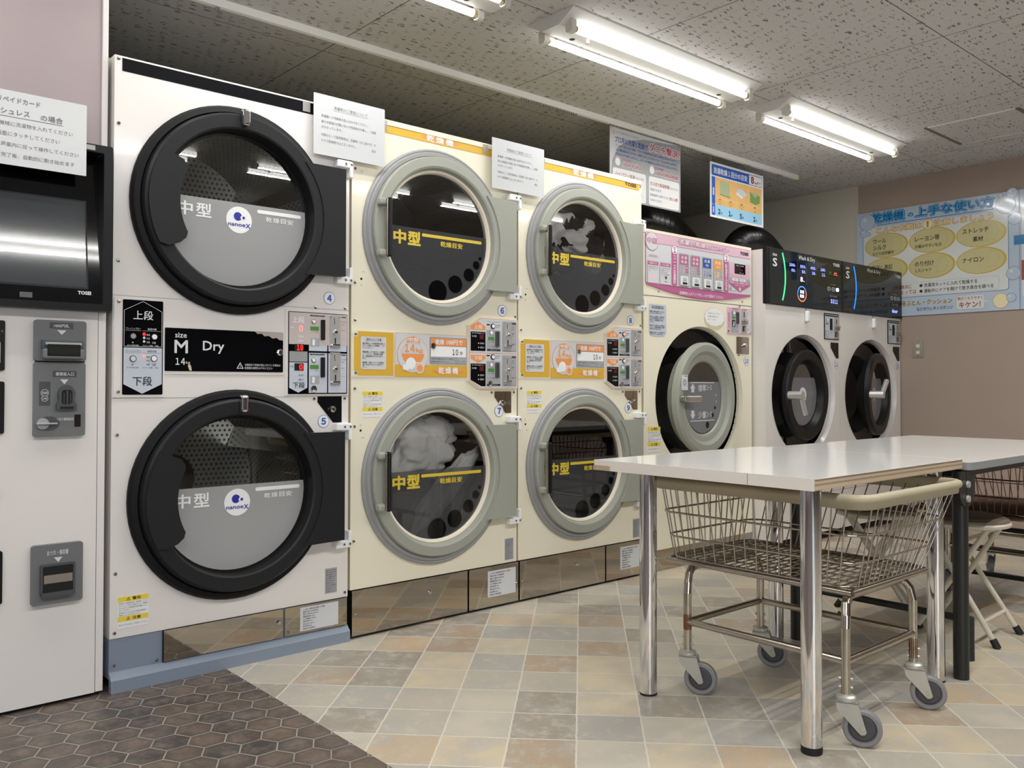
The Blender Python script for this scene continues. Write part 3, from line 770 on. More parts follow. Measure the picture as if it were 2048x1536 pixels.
# right coin panel
b = MB(); d = 0.006
b.plate(0.596, 0.938, 0.86, 1.253, 0, 0.004, WHITE); b.plate(0.607, 0.943, 0.853, 1.246, 0.004, d, BLACKG, 0.003)
e = d + 0.0006
for v0, v1, ms in ((1.103, 1.242, 0), (0.947, 1.096, 1)):
    b.rect(0.69, v0, 0.766, v1, e, P_BG); b.rect(0.771, v0, 0.849, v1, e, P_BG)
b.rect(0.611, 1.062, 0.684, 1.1, e, GREYL)
b.flat([(0.611, 0.966), (0.6475, 0.948), (0.684, 0.966), (0.684, 1.059), (0.611, 1.059)], e, P_BG)
b.rect(0.609, 1.126, 0.851, 1.2435, e + 0.0004, mat('peeling_film', 'c9bebb', 0.3))
e = d + 0.0014
b.text('上段', 0.621, 1.205, 0.67, 1.228, e, P_W, 0.015); b.text('下段', 0.625, 0.965, 0.673, 0.987, e, INK, 0.015)
b.text('0', 0.649, 1.173, 0.665, 1.197, e, LEDP, 0.03)
for z_ in (1.1, 1.029): b.rect(0.631, z_, 0.668, z_ + 0.027, e, DARK)
b.text('10', 0.641, 1.103, 0.665, 1.125, e + 0.0004, LEDR, 0.02); b.text('0', 0.65, 1.031, 0.664, 1.053, e + 0.0004, LEDR, 0.03)
for v0 in (1.165, 1.022):
    b.text('残り時間', 0.612, v0 + 0.018, 0.628, v0 + 0.026, e, INKG if v0 < 1.1 else P_W)
    b.text('燃焼中', 0.647, v0 - 0.014, 0.668, v0 - 0.006, e, INKG if v0 < 1.1 else P_W); b.text('運転中', 0.647, v0 - 0.03, 0.668, v0 - 0.022, e, INKG if v0 < 1.1 else P_W)
for gz in (1.179, 1.036): b.rect(0.694, gz, 0.73, gz + 0.015, e, LEDG); b.text('カード残高', 0.698, gz - 0.008, 0.726, gz - 0.003, e, INKG)
for gz in (1.232, 1.088):
    b.rect(0.694, gz, 0.755, gz + 0.005, e, INK); b.text('プリペイドカード', 0.7, gz + 0.001, 0.75, gz + 0.004, e + 0.0003, P_W)
    b.rect(0.826, gz, 0.845, gz + 0.005, e, INK); b.text('コイン', 0.828, gz + 0.001, 0.843, gz + 0.004, e + 0.0003, P_W)
    b.rows(['投入金額', '100円', '', '返却口', '', '', 'コイン'], 0.826, gz - 0.012, 0.005, 0.011, e, INKG, 0.848)
for gz in (1.121, 0.981):
    b.rect(0.695, gz, 0.733, gz + 0.03, e, P_G); b.flat([(0.703, gz + 0.004), (0.713, gz + 0.002), (0.714, gz + 0.024), (0.704, gz + 0.026)], e + 0.0004, P_W)
coin = b.build('coin_panel', A, 'coin and card panel reading 上段 and 下段 with red digits')
for z0, z1 in ((1.145, 1.221), (1.005, 1.08)):
    k = MB(); k.plate(0.738, z0, 0.754, z1, 0.005, 0.013, BLACKP, 0.003); k.rect(0.7445, z0 + 0.004, 0.7475, z1 - 0.004, 0.0134, DARK); k.build('card_slot', coin, 'black card slot')
def coinslot(parent, u0, v0, u1, v1, d):
    k = MB(); W, H = u1 - u0, v1 - v0
    k.plate(u0, v0, u1, v1, d - 0.002, d + 0.003, SATIN, 0.003)
    k.flat([(u0 + W * .42, v0 + H * .74), (u0 + W * .47, v0 + H * .74), (u0 + W * .43, v0 + H * .93), (u0 + W * .38, v0 + H * .93)], d + 0.0036, DARK)
    k.rect(u0 + W * .44, v0 + H * .14, u0 + W * .56, v0 + H * .32, d + 0.0036, DARK)
    k.lathe(u0 + W * .5, v0 + H * .5, [(W * .2, d + .003), (W * .2, d + .009), (W * .12, d + .012), (0.0003, d + .012)], CHROME, 18)
    k.box(u0 + W * .16, -d - 0.014, v0 + H * .09, u0 + W * .84, -d - 0.003, v0 + H * .125, CHROME)
    k.box(u0 + W * .34, -d - 0.012, v0 + H * .05, u0 + W * .66, -d - 0.003, v0 + H * .1, SATIN)
    for a_ in (.1, .9):
        for c_ in (.05, .95): k.disc(u0 + W * a_, v0 + H * c_, 0.002, d + 0.0036, CHROME, None, 8)
    return k.build('coin_slot', parent, 'silver coin slot plate')
coinslot(coin, 0.776, 1.115, 0.821, 1.239, d); coinslot(coin, 0.778, 0.975, 0.822, 1.1, d)
for u, v in ((0.709, 1.212), (0.709, 1.068)):
    k = MB(); k.lathe(u, v, [(0.009, d), (0.009, d + 0.004), (0.006, d + 0.005), (0.0005, d + 0.005)], CHROMEW, 18, [BLACKP, CHROMEW, P_W]); k.build('push_button', coin)
k = MB(); k.lathe(0.709, 0.962, [(0.0125, d), (0.012, d + 0.006), (0.0005, d + 0.007)], CHROME, 18); k.rect(0.708, 0.957, 0.71, 0.967, d + 0.0075, DARK); k.build('lock', coin, 'chrome lock')
b = MB()
b.flat([(0.729, 0.934), (0.832, 0.934), (0.832, 0.834), (0.795, 0.834), (0.729, 0.912)], 0.0015, BLACKF)
b.lathe(0.79, 0.885, [(0.0125, 0.0015), (0.0115, 0.012), (0.006, 0.014), (0.0005, 0.014)], CHROME, 18); b.build('lock_recess', A, 'black cut-corner recess with chrome lock')
number(A, '4', 0.777, 1.305, 0, 0.024); number(A, '5', 0.755, 0.84, 0, 0.024)
for v, up in ((1.818, True), (1.375, False), (0.818, True), (0.374, False)): hinge(A, 0.846, v, up)
screws(A, [(0.012, 2.026), (0.014, 1.817), (0.016, 1.374), (0.017, 0.815), (0.016, 0.373), (0.015, 0.185), (0.72, 1.265), (0.845, 1.27), (0.716, 0.925), (0.845, 0.925), (0.85, 0.185)])
warning(A, 0.024, 0.196, 0.119, 0.297)
smallprint(A, 'rating_label', 0.765, 0.192, 0.815, 0.286, 0, P_G, INKG, 11, None, 'small grey rating plate')

# ---------------------------------------------------------------- cream stacked dryers
def dryer_door_cream(t, cx, cz):
    dr = MB()
    dr.lathe(cx, cz, [(0.364, 0.0), (0.364, 0.01), (0.356, 0.016), (0.352, 0.014), (0.346, 0.022), (0.334, 0.022)], GASK)
    dr.lathe(cx, cz, [(0.334, 0.022), (0.332, 0.018), (0.329, 0.036), (0.325, 0.04), (0.29, 0.042), (0.282, 0.038), (0.272, 0.004)], RINGG)
    door = dr.build('door', t, 'round grey green dryer door')
    k = MB(); k.lathe(cx, cz, [(0.278, 0.004), (0.279, 0.014), (0.274, 0.02), (0.266, 0.018), (0.262, 0.008), (0.262, -0.01)], CREAMR); k.build('door_seal', door, 'cream rubber ring round the glass')
    k = MB(); arc = MB.el(cx, cz, 0.31, 0.31, 24, 41, -41)
    k.ext([(0.815, cz - 0.204), (0.815, cz + 0.2)] + arc, 0.02, 0.046, RINGG); k.build('hinge_cover', door, 'flat grey green hinge flap')
    h = MB()
    for s_ in (1, -1): h.box(0.085, -0.07, cz + s_ * 0.1 - 0.014, 0.122, -0.038, cz + s_ * 0.1 + 0.014, RINGG, 0.008)
    h.box(0.112, -0.078, cz - 0.112, 0.119, -0.056, cz + 0.112, CHROMEW, 0.003)
    h.box(0.116, -0.088, cz - 0.116, 0.132, -0.062, cz + 0.116, BLACKP, 0.006)
    h.build('door_handle', door, 'upright black door handle')
    g_ = MB(); g_.disc(cx, cz, 0.264, 0.003, GLASSB, None, 72); gl = g_.build('door_glass', door)
    k = MB(); a0 = math.degrees(math.asin(0.026 / 0.262)); d = 0.0056
    k.flat(MB.el(cx, cz, 0.262, None, 60, 180 - a0, 360 + a0), 0.0045, FILMB)
    k.text('中', 0.188, cz - 0.046, 0.25, cz + 0.012, d, P_OY, 0.05); k.text('型', 0.258, cz - 0.046, 0.322, cz + 0.012, d, P_OY, 0.05)
    k.rect(0.328, cz - 0.004, 0.645, cz + 0.009, d, P_OY, 0.006)
    k.text('乾燥目安', 0.423, cz - 0.036, 0.54, cz - 0.013, d, P_OY, 0.03)
    for u, v, r in ((0.4095, 1.367, 0.047), (0.5015, 1.404, 0.0375), (0.5755, 1.45, 0.028), (0.6155, 1.4955, 0.018), (0.637, 1.526, 0.008)):
        v = v - 1.592 + cz
        pts = [(a_, b_) for a_, b_ in MB.el(u, v, r, None, 28)]
        pts = [((cx + (a_ - cx) * min(1, 0.26 / math.hypot(a_ - cx, b_ - cz)), cz + (b_ - cz) * min(1, 0.26 / math.hypot(a_ - cx, b_ - cz)))) for a_, b_ in pts]
        k.flat(pts, d, BLACKG)
    k.build('dark_film', gl, 'dark lower half with yellow print and black dots')
    return door
def cream_dryer(x0, label, nums, tosei, lit):
    t = thing('stacked_dryer', label, 'tumble dryer', (x0, 0, 0), 0, 'cream stacked dryers')
    W = 0.856
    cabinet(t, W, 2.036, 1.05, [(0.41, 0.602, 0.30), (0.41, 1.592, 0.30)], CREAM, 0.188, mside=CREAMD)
    b = MB(); b.box(0.012, 0.006, 0.03, 0.848, 1.0, 0.19, DARK)
    for u in (0.15, 0.7): b.turn((u, 0.06, 0), [(0.02, 0), (0.02, 0.012), (0.006, 0.014), (0.006, 0.032)], ZINC, 14)
    b.build('base', t)
    b = MB(); b.box(0.006, -0.006, 0.012, 0.571, 0.004, 0.185, STEELD)
    b.lathe(0.372, 0.123, [(0.009, 0.006), (0.006, 0.013), (0.0005, 0.013)], CHROME, 14); b.build('kick_panel', t, 'mirror steel service door')
    b = MB(); b.box(0.58, -0.006, 0.012, 0.862, 0.004, 0.185, STEELD); b.build('kick_panel', t, 'mirror steel panel with label')
    smallprint(t, 'instruction_label', 0.683, 0.052, 0.845, 0.165, 0.006, P_LG, INKG, 9, '⚠ 注意・設置者様お客様へのお願い', 'grey instruction sticker on steel')
    b = MB(); b.plate(0.0, 2.015, W, 2.036, 0, 0.004, CREAM); b.build('top_edge', t)
    b = MB(); d = 0.0015
    b.rect(0.02, 1.984, 0.836, 2.022, d, P_Y)
    b.flat([(0.32, 2.003), (0.35, 2.012), (0.50, 2.012), (0.53, 2.003), (0.50, 1.993), (0.35, 1.993)], d + 0.0004, P_O)
    for k, ch in enumerate('乾燥機'): b.text(ch, 0.352 + k * 0.05, 1.988, 0.392 + k * 0.05, 2.018, d + 0.0008, P_W, 0.03)
    if tosei: b.text('TOSEI', 0.725, 1.995, 0.812, 2.012, d + 0.0008, INK, 0.04)
    b.build('header_band', t, 'mustard band reading 乾燥機')
    dryer_door_cream(t, 0.41, 1.592); dryer_door_cream(t, 0.41, 0.602)
    drum(t, 0.41, 1.592, 0.33, 0.55, DRUMD, STEEL); drum(t, 0.41, 0.602, 0.33, 0.55, DRUMD, STEEL)
    # notice panel
    b = MB(); d = 0.005
    b.plate(0.004, 1.008, 0.196, 1.19, 0, 0.003, CREAM)
    b.flat([(0.028, 1.014), (0.193, 1.014), (0.193, 1.186), (0.028, 1.186), (0.028, 1.165), (0.011, 1.165), (0.011, 1.032), (0.028, 1.032)], 0.004, P_Y)
    b.rect(0.04, 1.038, 0.157, 1.166, d, P_LG, 0.008)
    b.rect(0.054, 1.148, 0.143, 1.162, d + 0.0003, INKL, 0.007); b.rect(0.055, 1.149, 0.142, 1.161, d + 0.0005, P_LG, 0.006)
    b.text('使用上のご注意', 0.064, 1.1505, 0.134, 1.1595, d + 0.0009, INK, 0.012)
    b.rows(['●洗濯物により乾燥時間は異なり', '　ます。必要以上の乾燥は、しな', '　いでください。', '', '●乾燥後、忘れ物がないか確認', '　してください。長時間の放置', '　は、盗難盗用のおそれがあり', '　ます。', '', '●盗難、紛失については責任を', '　負いかねますのでご了承くだ', '　さい。'], 0.048, 1.143, 0.0068, 0.0083, d + 0.0009, INK, 0.15, 0.008)
    b.build('notice_panel', t, 'mustard panel with a white notice')
    screws(t, [(0.019, 1.175), (0.019, 1.024)], 0.004)
    # capacity panel
    b = MB(); d = 0.004
    b.plate(0.197, 1.008, 0.57, 1.19, 0, 0.003, CREAM, 0.006)
    b.rect(0.199, 1.01, 0.57, 1.188, 0.0035, P_O, 0.008); b.rect(0.2005, 1.0115, 0.57, 1.1865, d, P_LG, 0.007)
    b.rect(0.2005, 1.0115, 0.57, 1.06, d + 0.0004, P_Y, 0.006)
    e = d + 0.001
    b.disc(0.286, 1.1, 0.077, e, P_O, 0.074); b.disc(0.286, 1.1, 0.0745, e + 0.0003, P_LG, 0.0715)
    b.disc(0.286, 1.104, 0.055, e + 0.0006, P_O, 0.044); b.disc(0.286, 1.104, 0.0535, e + 0.0008, P_LG, 0.0425)
    b.flat(MB.el(0.286, 1.104, 0.055, 0.044, 30, 180, 360), e + 0.0010, P_O)
    b.flat([(0.251, 1.147), (0.262, 1.168), (0.287, 1.175), (0.312, 1.168), (0.323, 1.147), (0.305, 1.152), (0.287, 1.154), (0.268, 1.152)], e + 0.0012, P_O)
    b.text('中型', 0.262, 1.153, 0.313, 1.17, e + 0.0015, P_W, 0.03)
    b.text('14', 0.243, 1.108, 0.296, 1.146, e + 0.0012, P_LG, 0.09); b.text('14', 0.245, 1.11, 0.294, 1.144, e + 0.0016, P_O, 0.03)
    b.text('kg', 0.298, 1.103, 0.336, 1.13, e + 0.0012, P_LG, 0.09); b.text('kg', 0.3, 1.105, 0.334, 1.128, e + 0.0016, P_O, 0.03)
    # plain washing drum drawing in place of the cartoon
    b.flat([(0.235, 1.04), (0.262, 1.036), (0.27, 1.055), (0.24, 1.062)], e + 0.0014, P_W)
    b.disc(0.275, 1.065, 0.024, e + 0.0016, P_W); b.disc(0.319, 1.046, 0.0215, e + 0.0016, P_W); b.disc(0.319, 1.046, 0.0185, e + 0.0018, P_O); b.disc(0.319, 1.046, 0.015, e + 0.002, P_LG, 0.015); b.disc(0.319, 1.046, 0.0125, e + 0.0022, P_O)
    b.rect(0.275, 1.066, 0.312, 1.07, e + 0.0019, P_W)
    b.plate(0.37, 1.065, 0.564, 1.176, d, d + 0.002, GREYL, 0.004)
    g_ = d + 0.0026
    b.rect(0.374, 1.141, 0.56, 1.172, g_, P_O); b.rect(0.374, 1.095, 0.56, 1.1385, g_, P_W); b.rect(0.374, 1.068, 0.56, 1.093, g_, P_G)
    b.text('乾燥', 0.398, 1.1455, 0.442, 1.1675, g_ + 0.0005, P_W, 0.03); b.text('100円で', 0.456, 1.1455, 0.54, 1.1665, g_ + 0.0005, P_W, 0.03)
    b.text('10', 0.486, 1.103, 0.517, 1.128, g_ + 0.0005, INK); b.text('分', 0.525, 1.104, 0.541, 1.12, g_ + 0.0005, INK, 0.02)
    b.text('衣類表示で乾燥が禁止されている場合は', 0.377, 1.083, 0.492, 1.0895, g_ + 0.0005, INK); b.text('乾燥機の使用をおやめください', 0.377, 1.0715, 0.47, 1.078, g_ + 0.0005, INK)
    b.ring(0.508, 1.081, 0.009, 0.0102, g_ + 0.0005, INKG); b.text('100', 0.503, 1.079, 0.513, 1.083, g_ + 0.0005, INKG); b.text('コイン専用', 0.525, 1.075, 0.555, 1.08, g_ + 0.0005, INKG)
    b.flat([(0.385, 1.037), (0.41, 1.046), (0.525, 1.046), (0.548, 1.037), (0.525, 1.028), (0.41, 1.028)], e + 0.0008, P_O)
    for k, ch in enumerate('乾燥機'): b.text(ch, 0.414 + k * 0.0365, 1.023, 0.444 + k * 0.0365, 1.052, e + 0.0012, P_W, 0.03)
    cap = b.build('capacity_panel', t, 'orange and mustard panel reading 14kg 乾燥機')
    k = MB(); k.lathe(0.385, 1.139, [(0.013, 0.006), (0.012, 0.011), (0.0005, 0.012)], CHROME, 18); k.rect(0.384, 1.133, 0.386, 1.145, 0.0125, DARK); k.build('lock', cap, 'chrome lock')
    # coin panel
    b = MB(); d = 0.012
    out = [(0.572, 0.998), (0.636, 0.963), (0.843, 0.963), (0.848, 0.97), (0.848, 1.262), (0.843, 1.268), (0.64, 1.268), (0.572, 1.232)]
    sh = lambda k: [(0.71 + (u - 0.71) * (1 - k / 0.138), 1.116 + (v - 1.116) * (1 - k / 0.152)) for u, v in out]
    b.ext(sh(-0.004), 0, 0.01, CREAM); b.ext(out, 0.01, 0.0115, P_O); b.flat(sh(0.0016), d, P_LG); b.rect(0.574, 1.1165, 0.846, 1.1185, d + 0.0004, P_O)
    for z0, lt in ((1.122, 0), (0.969, 1)):
        e = d + 0.0005
        if not lt: b.flat([(0.58, 1.216), (0.663, 1.216), (0.663, 1.232), (0.6215, 1.252), (0.58, 1.232)], e, P_O); b.text('上段', 0.599, 1.22, 0.645, 1.238, e + 0.0004, P_W, 0.02)
        else: b.flat([(0.58, 1.107), (0.663, 1.107), (0.663, 1.092), (0.6215, 1.072), (0.58, 1.092)], e, P_O); b.text('下段', 0.599, 1.085, 0.645, 1.103, e + 0.0004, P_W, 0.02)
        if not lt: b.rect(0.58, 1.125, 0.663, 1.208, e, BLACKG, 0.003); zt = 1.208
        else: b.flat([(0.58, 1.0), (0.64, 0.972), (0.664, 0.972), (0.664, 1.07), (0.58, 1.07)], e, BLACKG); zt = 1.07
        b.text('残り ▼ 0円追加ですぐ', 0.587, zt - 0.009, 0.656, zt - 0.004, e + 0.0004, TXTW); b.text('残り時間', 0.587, zt - 0.024, 0.612, zt - 0.016, e + 0.0004, TXTW)
        b.rect(0.63, zt - 0.032, 0.652, zt - 0.012, e + 0.0004, LEDRD)
        for q_, tt in ((0.05, '燃焼中'), (0.068, '運転中')): b.text(tt, 0.632, zt - q_ - 0.004, 0.655, zt - q_ + 0.004, e + 0.0004, TXTW); b.disc(0.624, zt - q_, 0.003, e + 0.0004, TXTW, None, 10)
        g0, g1 = (1.125, 1.218) if not lt else (0.972, 1.082)
        b.rect(0.668, g0, 0.75, g1, e, P_G); zk = 1.206 if not lt else 1.068
        b.rect(0.678, zk - 0.033, 0.712, zk - 0.018, e + 0.0004, LEDG); b.text('カード残高', 0.68, zk - 0.042, 0.71, zk - 0.037, e + 0.0004, INK)
        b.text('→ カード差込口', 0.685, zk - 0.063, 0.715, zk - 0.057, e + 0.0004, INK)
        b.rect(0.672, g0 + 0.002, 0.748, g0 + 0.01, e + 0.0004, INK, 0.002); b.text('プリペイドカード', 0.69, g0 + 0.004, 0.73, g0 + 0.008, e + 0.0008, P_W)
        b.text('現在の残り乾燥時間', 0.672, (1.252 if not lt else 1.1145), 0.745, (1.256 if not lt else 1.1165), e, INKG)
        zc = 1.235 if not lt else 1.1
        b.rect(0.668, zc + 0.003, 0.688, zc + 0.009, e, INK, 0.003); b.rows(['温度切替', '弱→強'], 0.722, zc + 0.008, 0.006, 0.009, e, INK, 0.748)
        b.rect(0.757, z0 + 0.003, 0.844, (1.26 if not lt else 1.11), e, P_G, 0.004)
        zt2 = (1.256 if not lt else 1.106)
        b.rect(0.816, zt2 - 0.008, 0.84, zt2, e + 0.0004, INK, 0.003); b.text('コイン', 0.82, zt2 - 0.006, 0.836, zt2 - 0.002, e + 0.0008, P_W)
        b.rows(['投入口', '100円', '', '●返却', '　レバー', '', '', '', '●返却口'], 0.815, zt2 - 0.018, 0.005, 0.0095, e + 0.0004, INK, 0.842)
        b.text('100円硬貨をご利用ください', 0.762, z0 + 0.005, 0.838, z0 + 0.009, e + 0.0004, INK)
    cp = b.build('coin_panel', t, 'pale coin panel edged in orange')
    coinslot(cp, 0.768, 1.14, 0.812, 1.258, d); coinslot(cp, 0.768, 0.982, 0.812, 1.104, d)
    for i, (u, v, r) in enumerate(((0.704, 1.235, 0.012), (0.704, 1.1, 0.012))):
        k = MB(); k.lathe(u, v, [(r, d), (r, d + 0.004), (r * 0.7, d + 0.004), (r * 0.68, d + 0.006), (0.0005, d + 0.006)], P_W, 24, [BLACKP, BLACKP, P_W, LEDP if (lit and i == 0) else P_W]); k.build('push_button', cp, 'lit red button' if lit and i == 0 else None)
    for u, v in ((0.694, 1.206), (0.694, 1.066)):
        k = MB(); k.lathe(u, v, [(0.008, d), (0.008, d + 0.004), (0.0005, d + 0.005)], P_W, 18, [CHROMEW, P_W]); k.build('push_button', cp)
    for z0, z1 in ((1.145, 1.213), (1.009, 1.076)):
        k = MB(); k.plate(0.719, z0, 0.737, z1, d, d + 0.008, GREYP2, 0.003); k.rect(0.726, z0 + 0.004, 0.73, z1 - 0.004, d + 0.0084, DARK); k.build('card_slot', cp, 'dark card slot')
    k = MB(); k.lathe(0.688, 0.984, [(0.0125, d), (0.012, d + 0.006), (0.0005, d + 0.007)], CHROME, 18); k.rect(0.687, 0.978, 0.689, 0.99, d + 0.0075, DARK); k.build('lock', cp, 'chrome lock')
    b = MB()
    b.flat([(0.724, 0.95), (0.822, 0.95), (0.822, 0.853), (0.788, 0.853), (0.724, 0.925)], 0.0015, STEELD); b.rect(0.787, 0.853, 0.7885, 0.95, 0.0018, DARK)
    b.lathe(0.77, 0.897, [(0.0125, 0.0015), (0.0115, 0.012), (0.0005, 0.014)], CHROME, 18); b.lathe(0.808, 0.897, [(0.009, 0.0015), (0.008, 0.006), (0.0005, 0.007)], CHROMEW, 16)
    b.build('lock_recess', t, 'steel cut-corner recess with locks')
    number(t, nums[0], 0.768, 1.308, 0, 0.026); number(t, nums[1], 0.751, 0.863, 0, 0.026)
    for v, up in ((1.815, True), (1.373, False), (0.825, True), (0.375, False)): hinge(t, 0.842, v, up)
    screws(t, [(0.015, 1.817), (0.016, 1.374), (0.017, 1.228), (0.017, 0.963), (0.016, 0.816), (0.015, 0.374), (0.845, 1.285), (0.708, 0.945), (0.838, 0.945)] + ([(0.846, 2.005)] if tosei else []))
    screws(t, [(0.022, 0.09), (0.852, 0.09)], 0.006)
    k = MB()
    for z_ in (1.39, 0.8):
        k.disc(0.044, z_, 0.005, 0.0008, DARK, None, 12); k.disc(0.05, z_ + (0.028 if z_ > 1 else -0.028), 0.0017, 0.0008, DARK, None, 8); k.disc(0.057, z_ + (0.028 if z_ > 1 else -0.028), 0.0017, 0.0008, DARK, None, 8)
        k.disc(0.044, z_ + (-0.024 if z_ > 1 else 0.02), 0.005, 0.0008, CREAMD, None, 12)
    k.disc(0.044, 1.81, 0.005, 0.0008, CREAMD, None, 12); k.build('vent_holes', t)
    warning(t, 0.051, 0.852, 0.143, 0.952)
    smallprint(t, 'rating_label', 0.786, 0.2, 0.836, 0.295, 0, P_G, INKG, 11, None, 'small grey rating plate')
    return t
cream_dryer(1.7416, 'cream stacked dryer numbered 6 and 7, next to the white dryer', '67', False, False)
cream_dryer(2.6063, 'cream stacked dryer numbered 8 and 9, beside the pink-panelled washer', '89', True, True)

# laundry turning in the drums
def laundry(label, loc, b):
    o = b.build('laundry_bundle'); o.location = loc; tag(o, label, 'laundry'); return o
laundry('white crumpled laundry tumbling behind the glass of dryer door 7', (1.7416 + 0.40, 0.15, 0.71), crumple('l', 3, 0.17, 0.08, 0.13, CLOTHW, 0.55))
lw = laundry('white wet cloth swept low across the glass of dryer door 7', (1.7416 + 0.52, 0.085, 0.53), crumple('l', 8, 0.2, 0.04, 0.05, CLOTHW, 0.4))
lw.rotation_euler = (0, -0.75, 0)
laundry('black and white laundry behind the upper glass of dryer door 8', (2.6063 + 0.46, 0.16, 1.69), crumple('l', 5, 0.2, 0.12, 0.13, CLOTHD, 0.5, CLOTHW))
laundry('small white cloth at the bottom of the drum of dryer door 5', (0.869 + 0.46, 0.14, 0.385), crumple('l', 11, 0.11, 0.08, 0.06, CLOTHW, 0.4))
laundry('white and pink laundry low in the drum of dryer door 4', (0.869 + 0.36, 0.18, 1.40), crumple('l', 14, 0.17, 0.1, 0.085, CLOTHW, 0.4, CLOTHP))

# ---------------------------------------------------------------- paper notices taped between the dryers
def notice(x0, z0, W, H, y, label):
    t = thing('paper_notice', label, 'notice', (x0, y, z0), 0, 'air freshener notices')
    b = MB(); b.plate(0, 0, W, H, 0, 0.0006, NOTE, 0.003)
    d = 0.0011; k = W / 0.311; kz = H / 0.225
    T = lambda s_, a_, b_, c_, e_, m_=INKG: b.text(s_, a_ * k, b_ * kz, c_ * k, e_ * kz, d, m_)
    T('芳香剤のご使用について', 0.085, 0.176, 0.232, 0.19, INKG); b.rect(0.084 * k, 0.1725 * kz, 0.233 * k, 0.1733 * kz, d, INKG)
    T('乾燥機への芳香剤の投入はおやめください。', 0.032, 0.14, 0.234, 0.151); T('後のお客様の衣類に匂いや残留物が付着し、ご迷惑', 0.032, 0.119, 0.27, 0.13)
    T('がかかっています。', 0.032, 0.099, 0.12, 0.11); T('市販のビーズ型芳香剤は、洗濯用（水に溶かす）の', 0.032, 0.07, 0.27, 0.081)
    T('もので乾燥用ではございません。', 0.032, 0.049, 0.182, 0.06); T('店主', 0.25, 0.047, 0.27, 0.057)
    b.build('sheet', t)
    for u in (-0.03, W): 
        k_ = MB(); k_.plate(u, H * 0.69, u + 0.03, H * 0.86, -0.026, -0.0255, TAPE); k_.build('tape_strip', t, 'clear tape strip')
    return t
notice(1.56, 1.836, 0.311, 0.227, -0.03, 'laminated white notice taped across the top of the white dryer and dryer 6')
notice(2.424, 1.84, 0.314, 0.222, -0.03, 'laminated white notice taped across the tops of dryers 6 and 8')

# ---------------------------------------------------------------- payment machine
K = thing('payment_machine', 'white cashless payment machine with a touch screen, set in the wall at far left', 'payment machine', (0, 0, 0))
b = MB(); b.box(0.0, 0.0, 0.012, 0.826, 0.4, 1.21, WHITE); b.box(0.829, 0.004, 0.012, 0.851, 0.4, 1.21, WHITE); b.box(0.0, 0.028, 1.21, 0.851, 0.4, 1.7, BLACKP); b.box(0.01, 0.02, 0.0, 0.84, 0.38, 0.012, DARK); b.build('cabinet', K)
b = MB()
fr_o = MB.rr(0.02, 1.204, 0.852, 1.722, 0.006, 3); fr_i = MB.rr(0.048, 1.226, 0.826, 1.698, 0.003, 3)
b.frame(fr_o, fr_i, 0.05, BLACKP)
n_ = len(fr_o)
b.add([(u, 0.03, v) for u, v in fr_o] + [(u, -0.05, v) for u, v in fr_o], [(k, (k + 1) % n_, n_ + (k + 1) % n_, n_ + k) for k in range(n_)], BLACKP)
sc0, sc1 = 0.046, -0.012      # the screen panel leans back
b.add([(u, -0.05, v) for u, v in fr_i] + [(u, -(sc0 + (sc1 - sc0) * (v - 1.226) / 0.472), v) for u, v in fr_i], [(k, (k + 1) % n_, n_ + (k + 1) % n_, n_ + k) for k in range(n_)], BLACKP)
b.build('screen_housing', K, 'black screen housing')
Y = lambda v, e=0.0: -(sc0 + (sc1 - sc0) * (v - 1.226) / 0.472) - e
def leaned(bb): bb.v = [(x_, Y(z_) + y_, z_) for x_, y_, z_ in bb.v]
b = MB(); b.rect(0.048, 1.226, 0.826, 1.698, 0.0, BLACKG); b.rect(0.09, 1.27, 0.786, 1.55, 0.0005, BLACKP)
b.rect(0.596, 1.234, 0.63, 1.25, 0.001, GREYP2); b.text('TOSEI', 0.755, 1.253, 0.793, 1.264, 0.001, TXTW, 0.05); leaned(b); b.build('screen_panel', K, 'glossy black panel')
b = MB(); b.rect(0.096, 1.276, 0.781, 1.545, 0.001, SCREEN); leaned(b); b.build('touch_screen', K, 'dark grey screen')
# bill and coin unit
b = MB()
b.plate(0.643, 0.818, 0.787, 1.044, 0, 0.016, GREYP, 0.008); b.plate(0.643, 1.048, 0.787, 1.172, 0, 0.02, GREYP, 0.008)
b.rect(0.646, 1.044, 0.785, 1.049, 0.014, DARK)
d = 0.0205
b.rect(0.683, 1.146, 0.749, 1.165, d, GREYP2); b.text('1000円札', 0.695, 1.15, 0.738, 1.161, d + 0.0005, TXTW, 0.02); b.flat([(0.704, 1.142), (0.73, 1.142), (0.717, 1.128)], d, TXTW)
e = 0.0165
b.rect(0.694, 0.999, 0.761, 1.018, e, GREYP2); b.text('硬貨投入口', 0.702, 1.003, 0.753, 1.014, e + 0.0005, TXTW, 0.02); b.flat([(0.715, 0.992), (0.738, 0.992), (0.7265, 0.977)], e, TXTW)
b.rect(0.657, 0.912, 0.688, 0.985, e, GREYP2); b.disc(0.6725, 0.951, 0.011, e + 0.0004, TXTW, None, 20); b.disc(0.6725, 0.951, 0.0098, e + 0.0006, GREYP2, None, 20); b.text('500', 0.665, 0.947, 0.68, 0.955, e + 0.001, TXTW, 0.03)
b.disc(0.6725, 0.934, 0.009, e + 0.0008, TXTW, None, 20); b.disc(0.6725, 0.934, 0.0078, e + 0.001, GREYP2, None, 20); b.text('100', 0.667, 0.931, 0.678, 0.937, e + 0.0014, TXTW, 0.03)
b.text('つまり硬貨返却', 0.706, 0.866, 0.753, 0.875, e, TXTW, 0.02)
b.rect(0.756, 0.846, 0.774, 0.884, e, mat('smoked_window', '2a2022', 0.1))
bill = b.build('cash_unit', K, 'grey bill and coin unit')
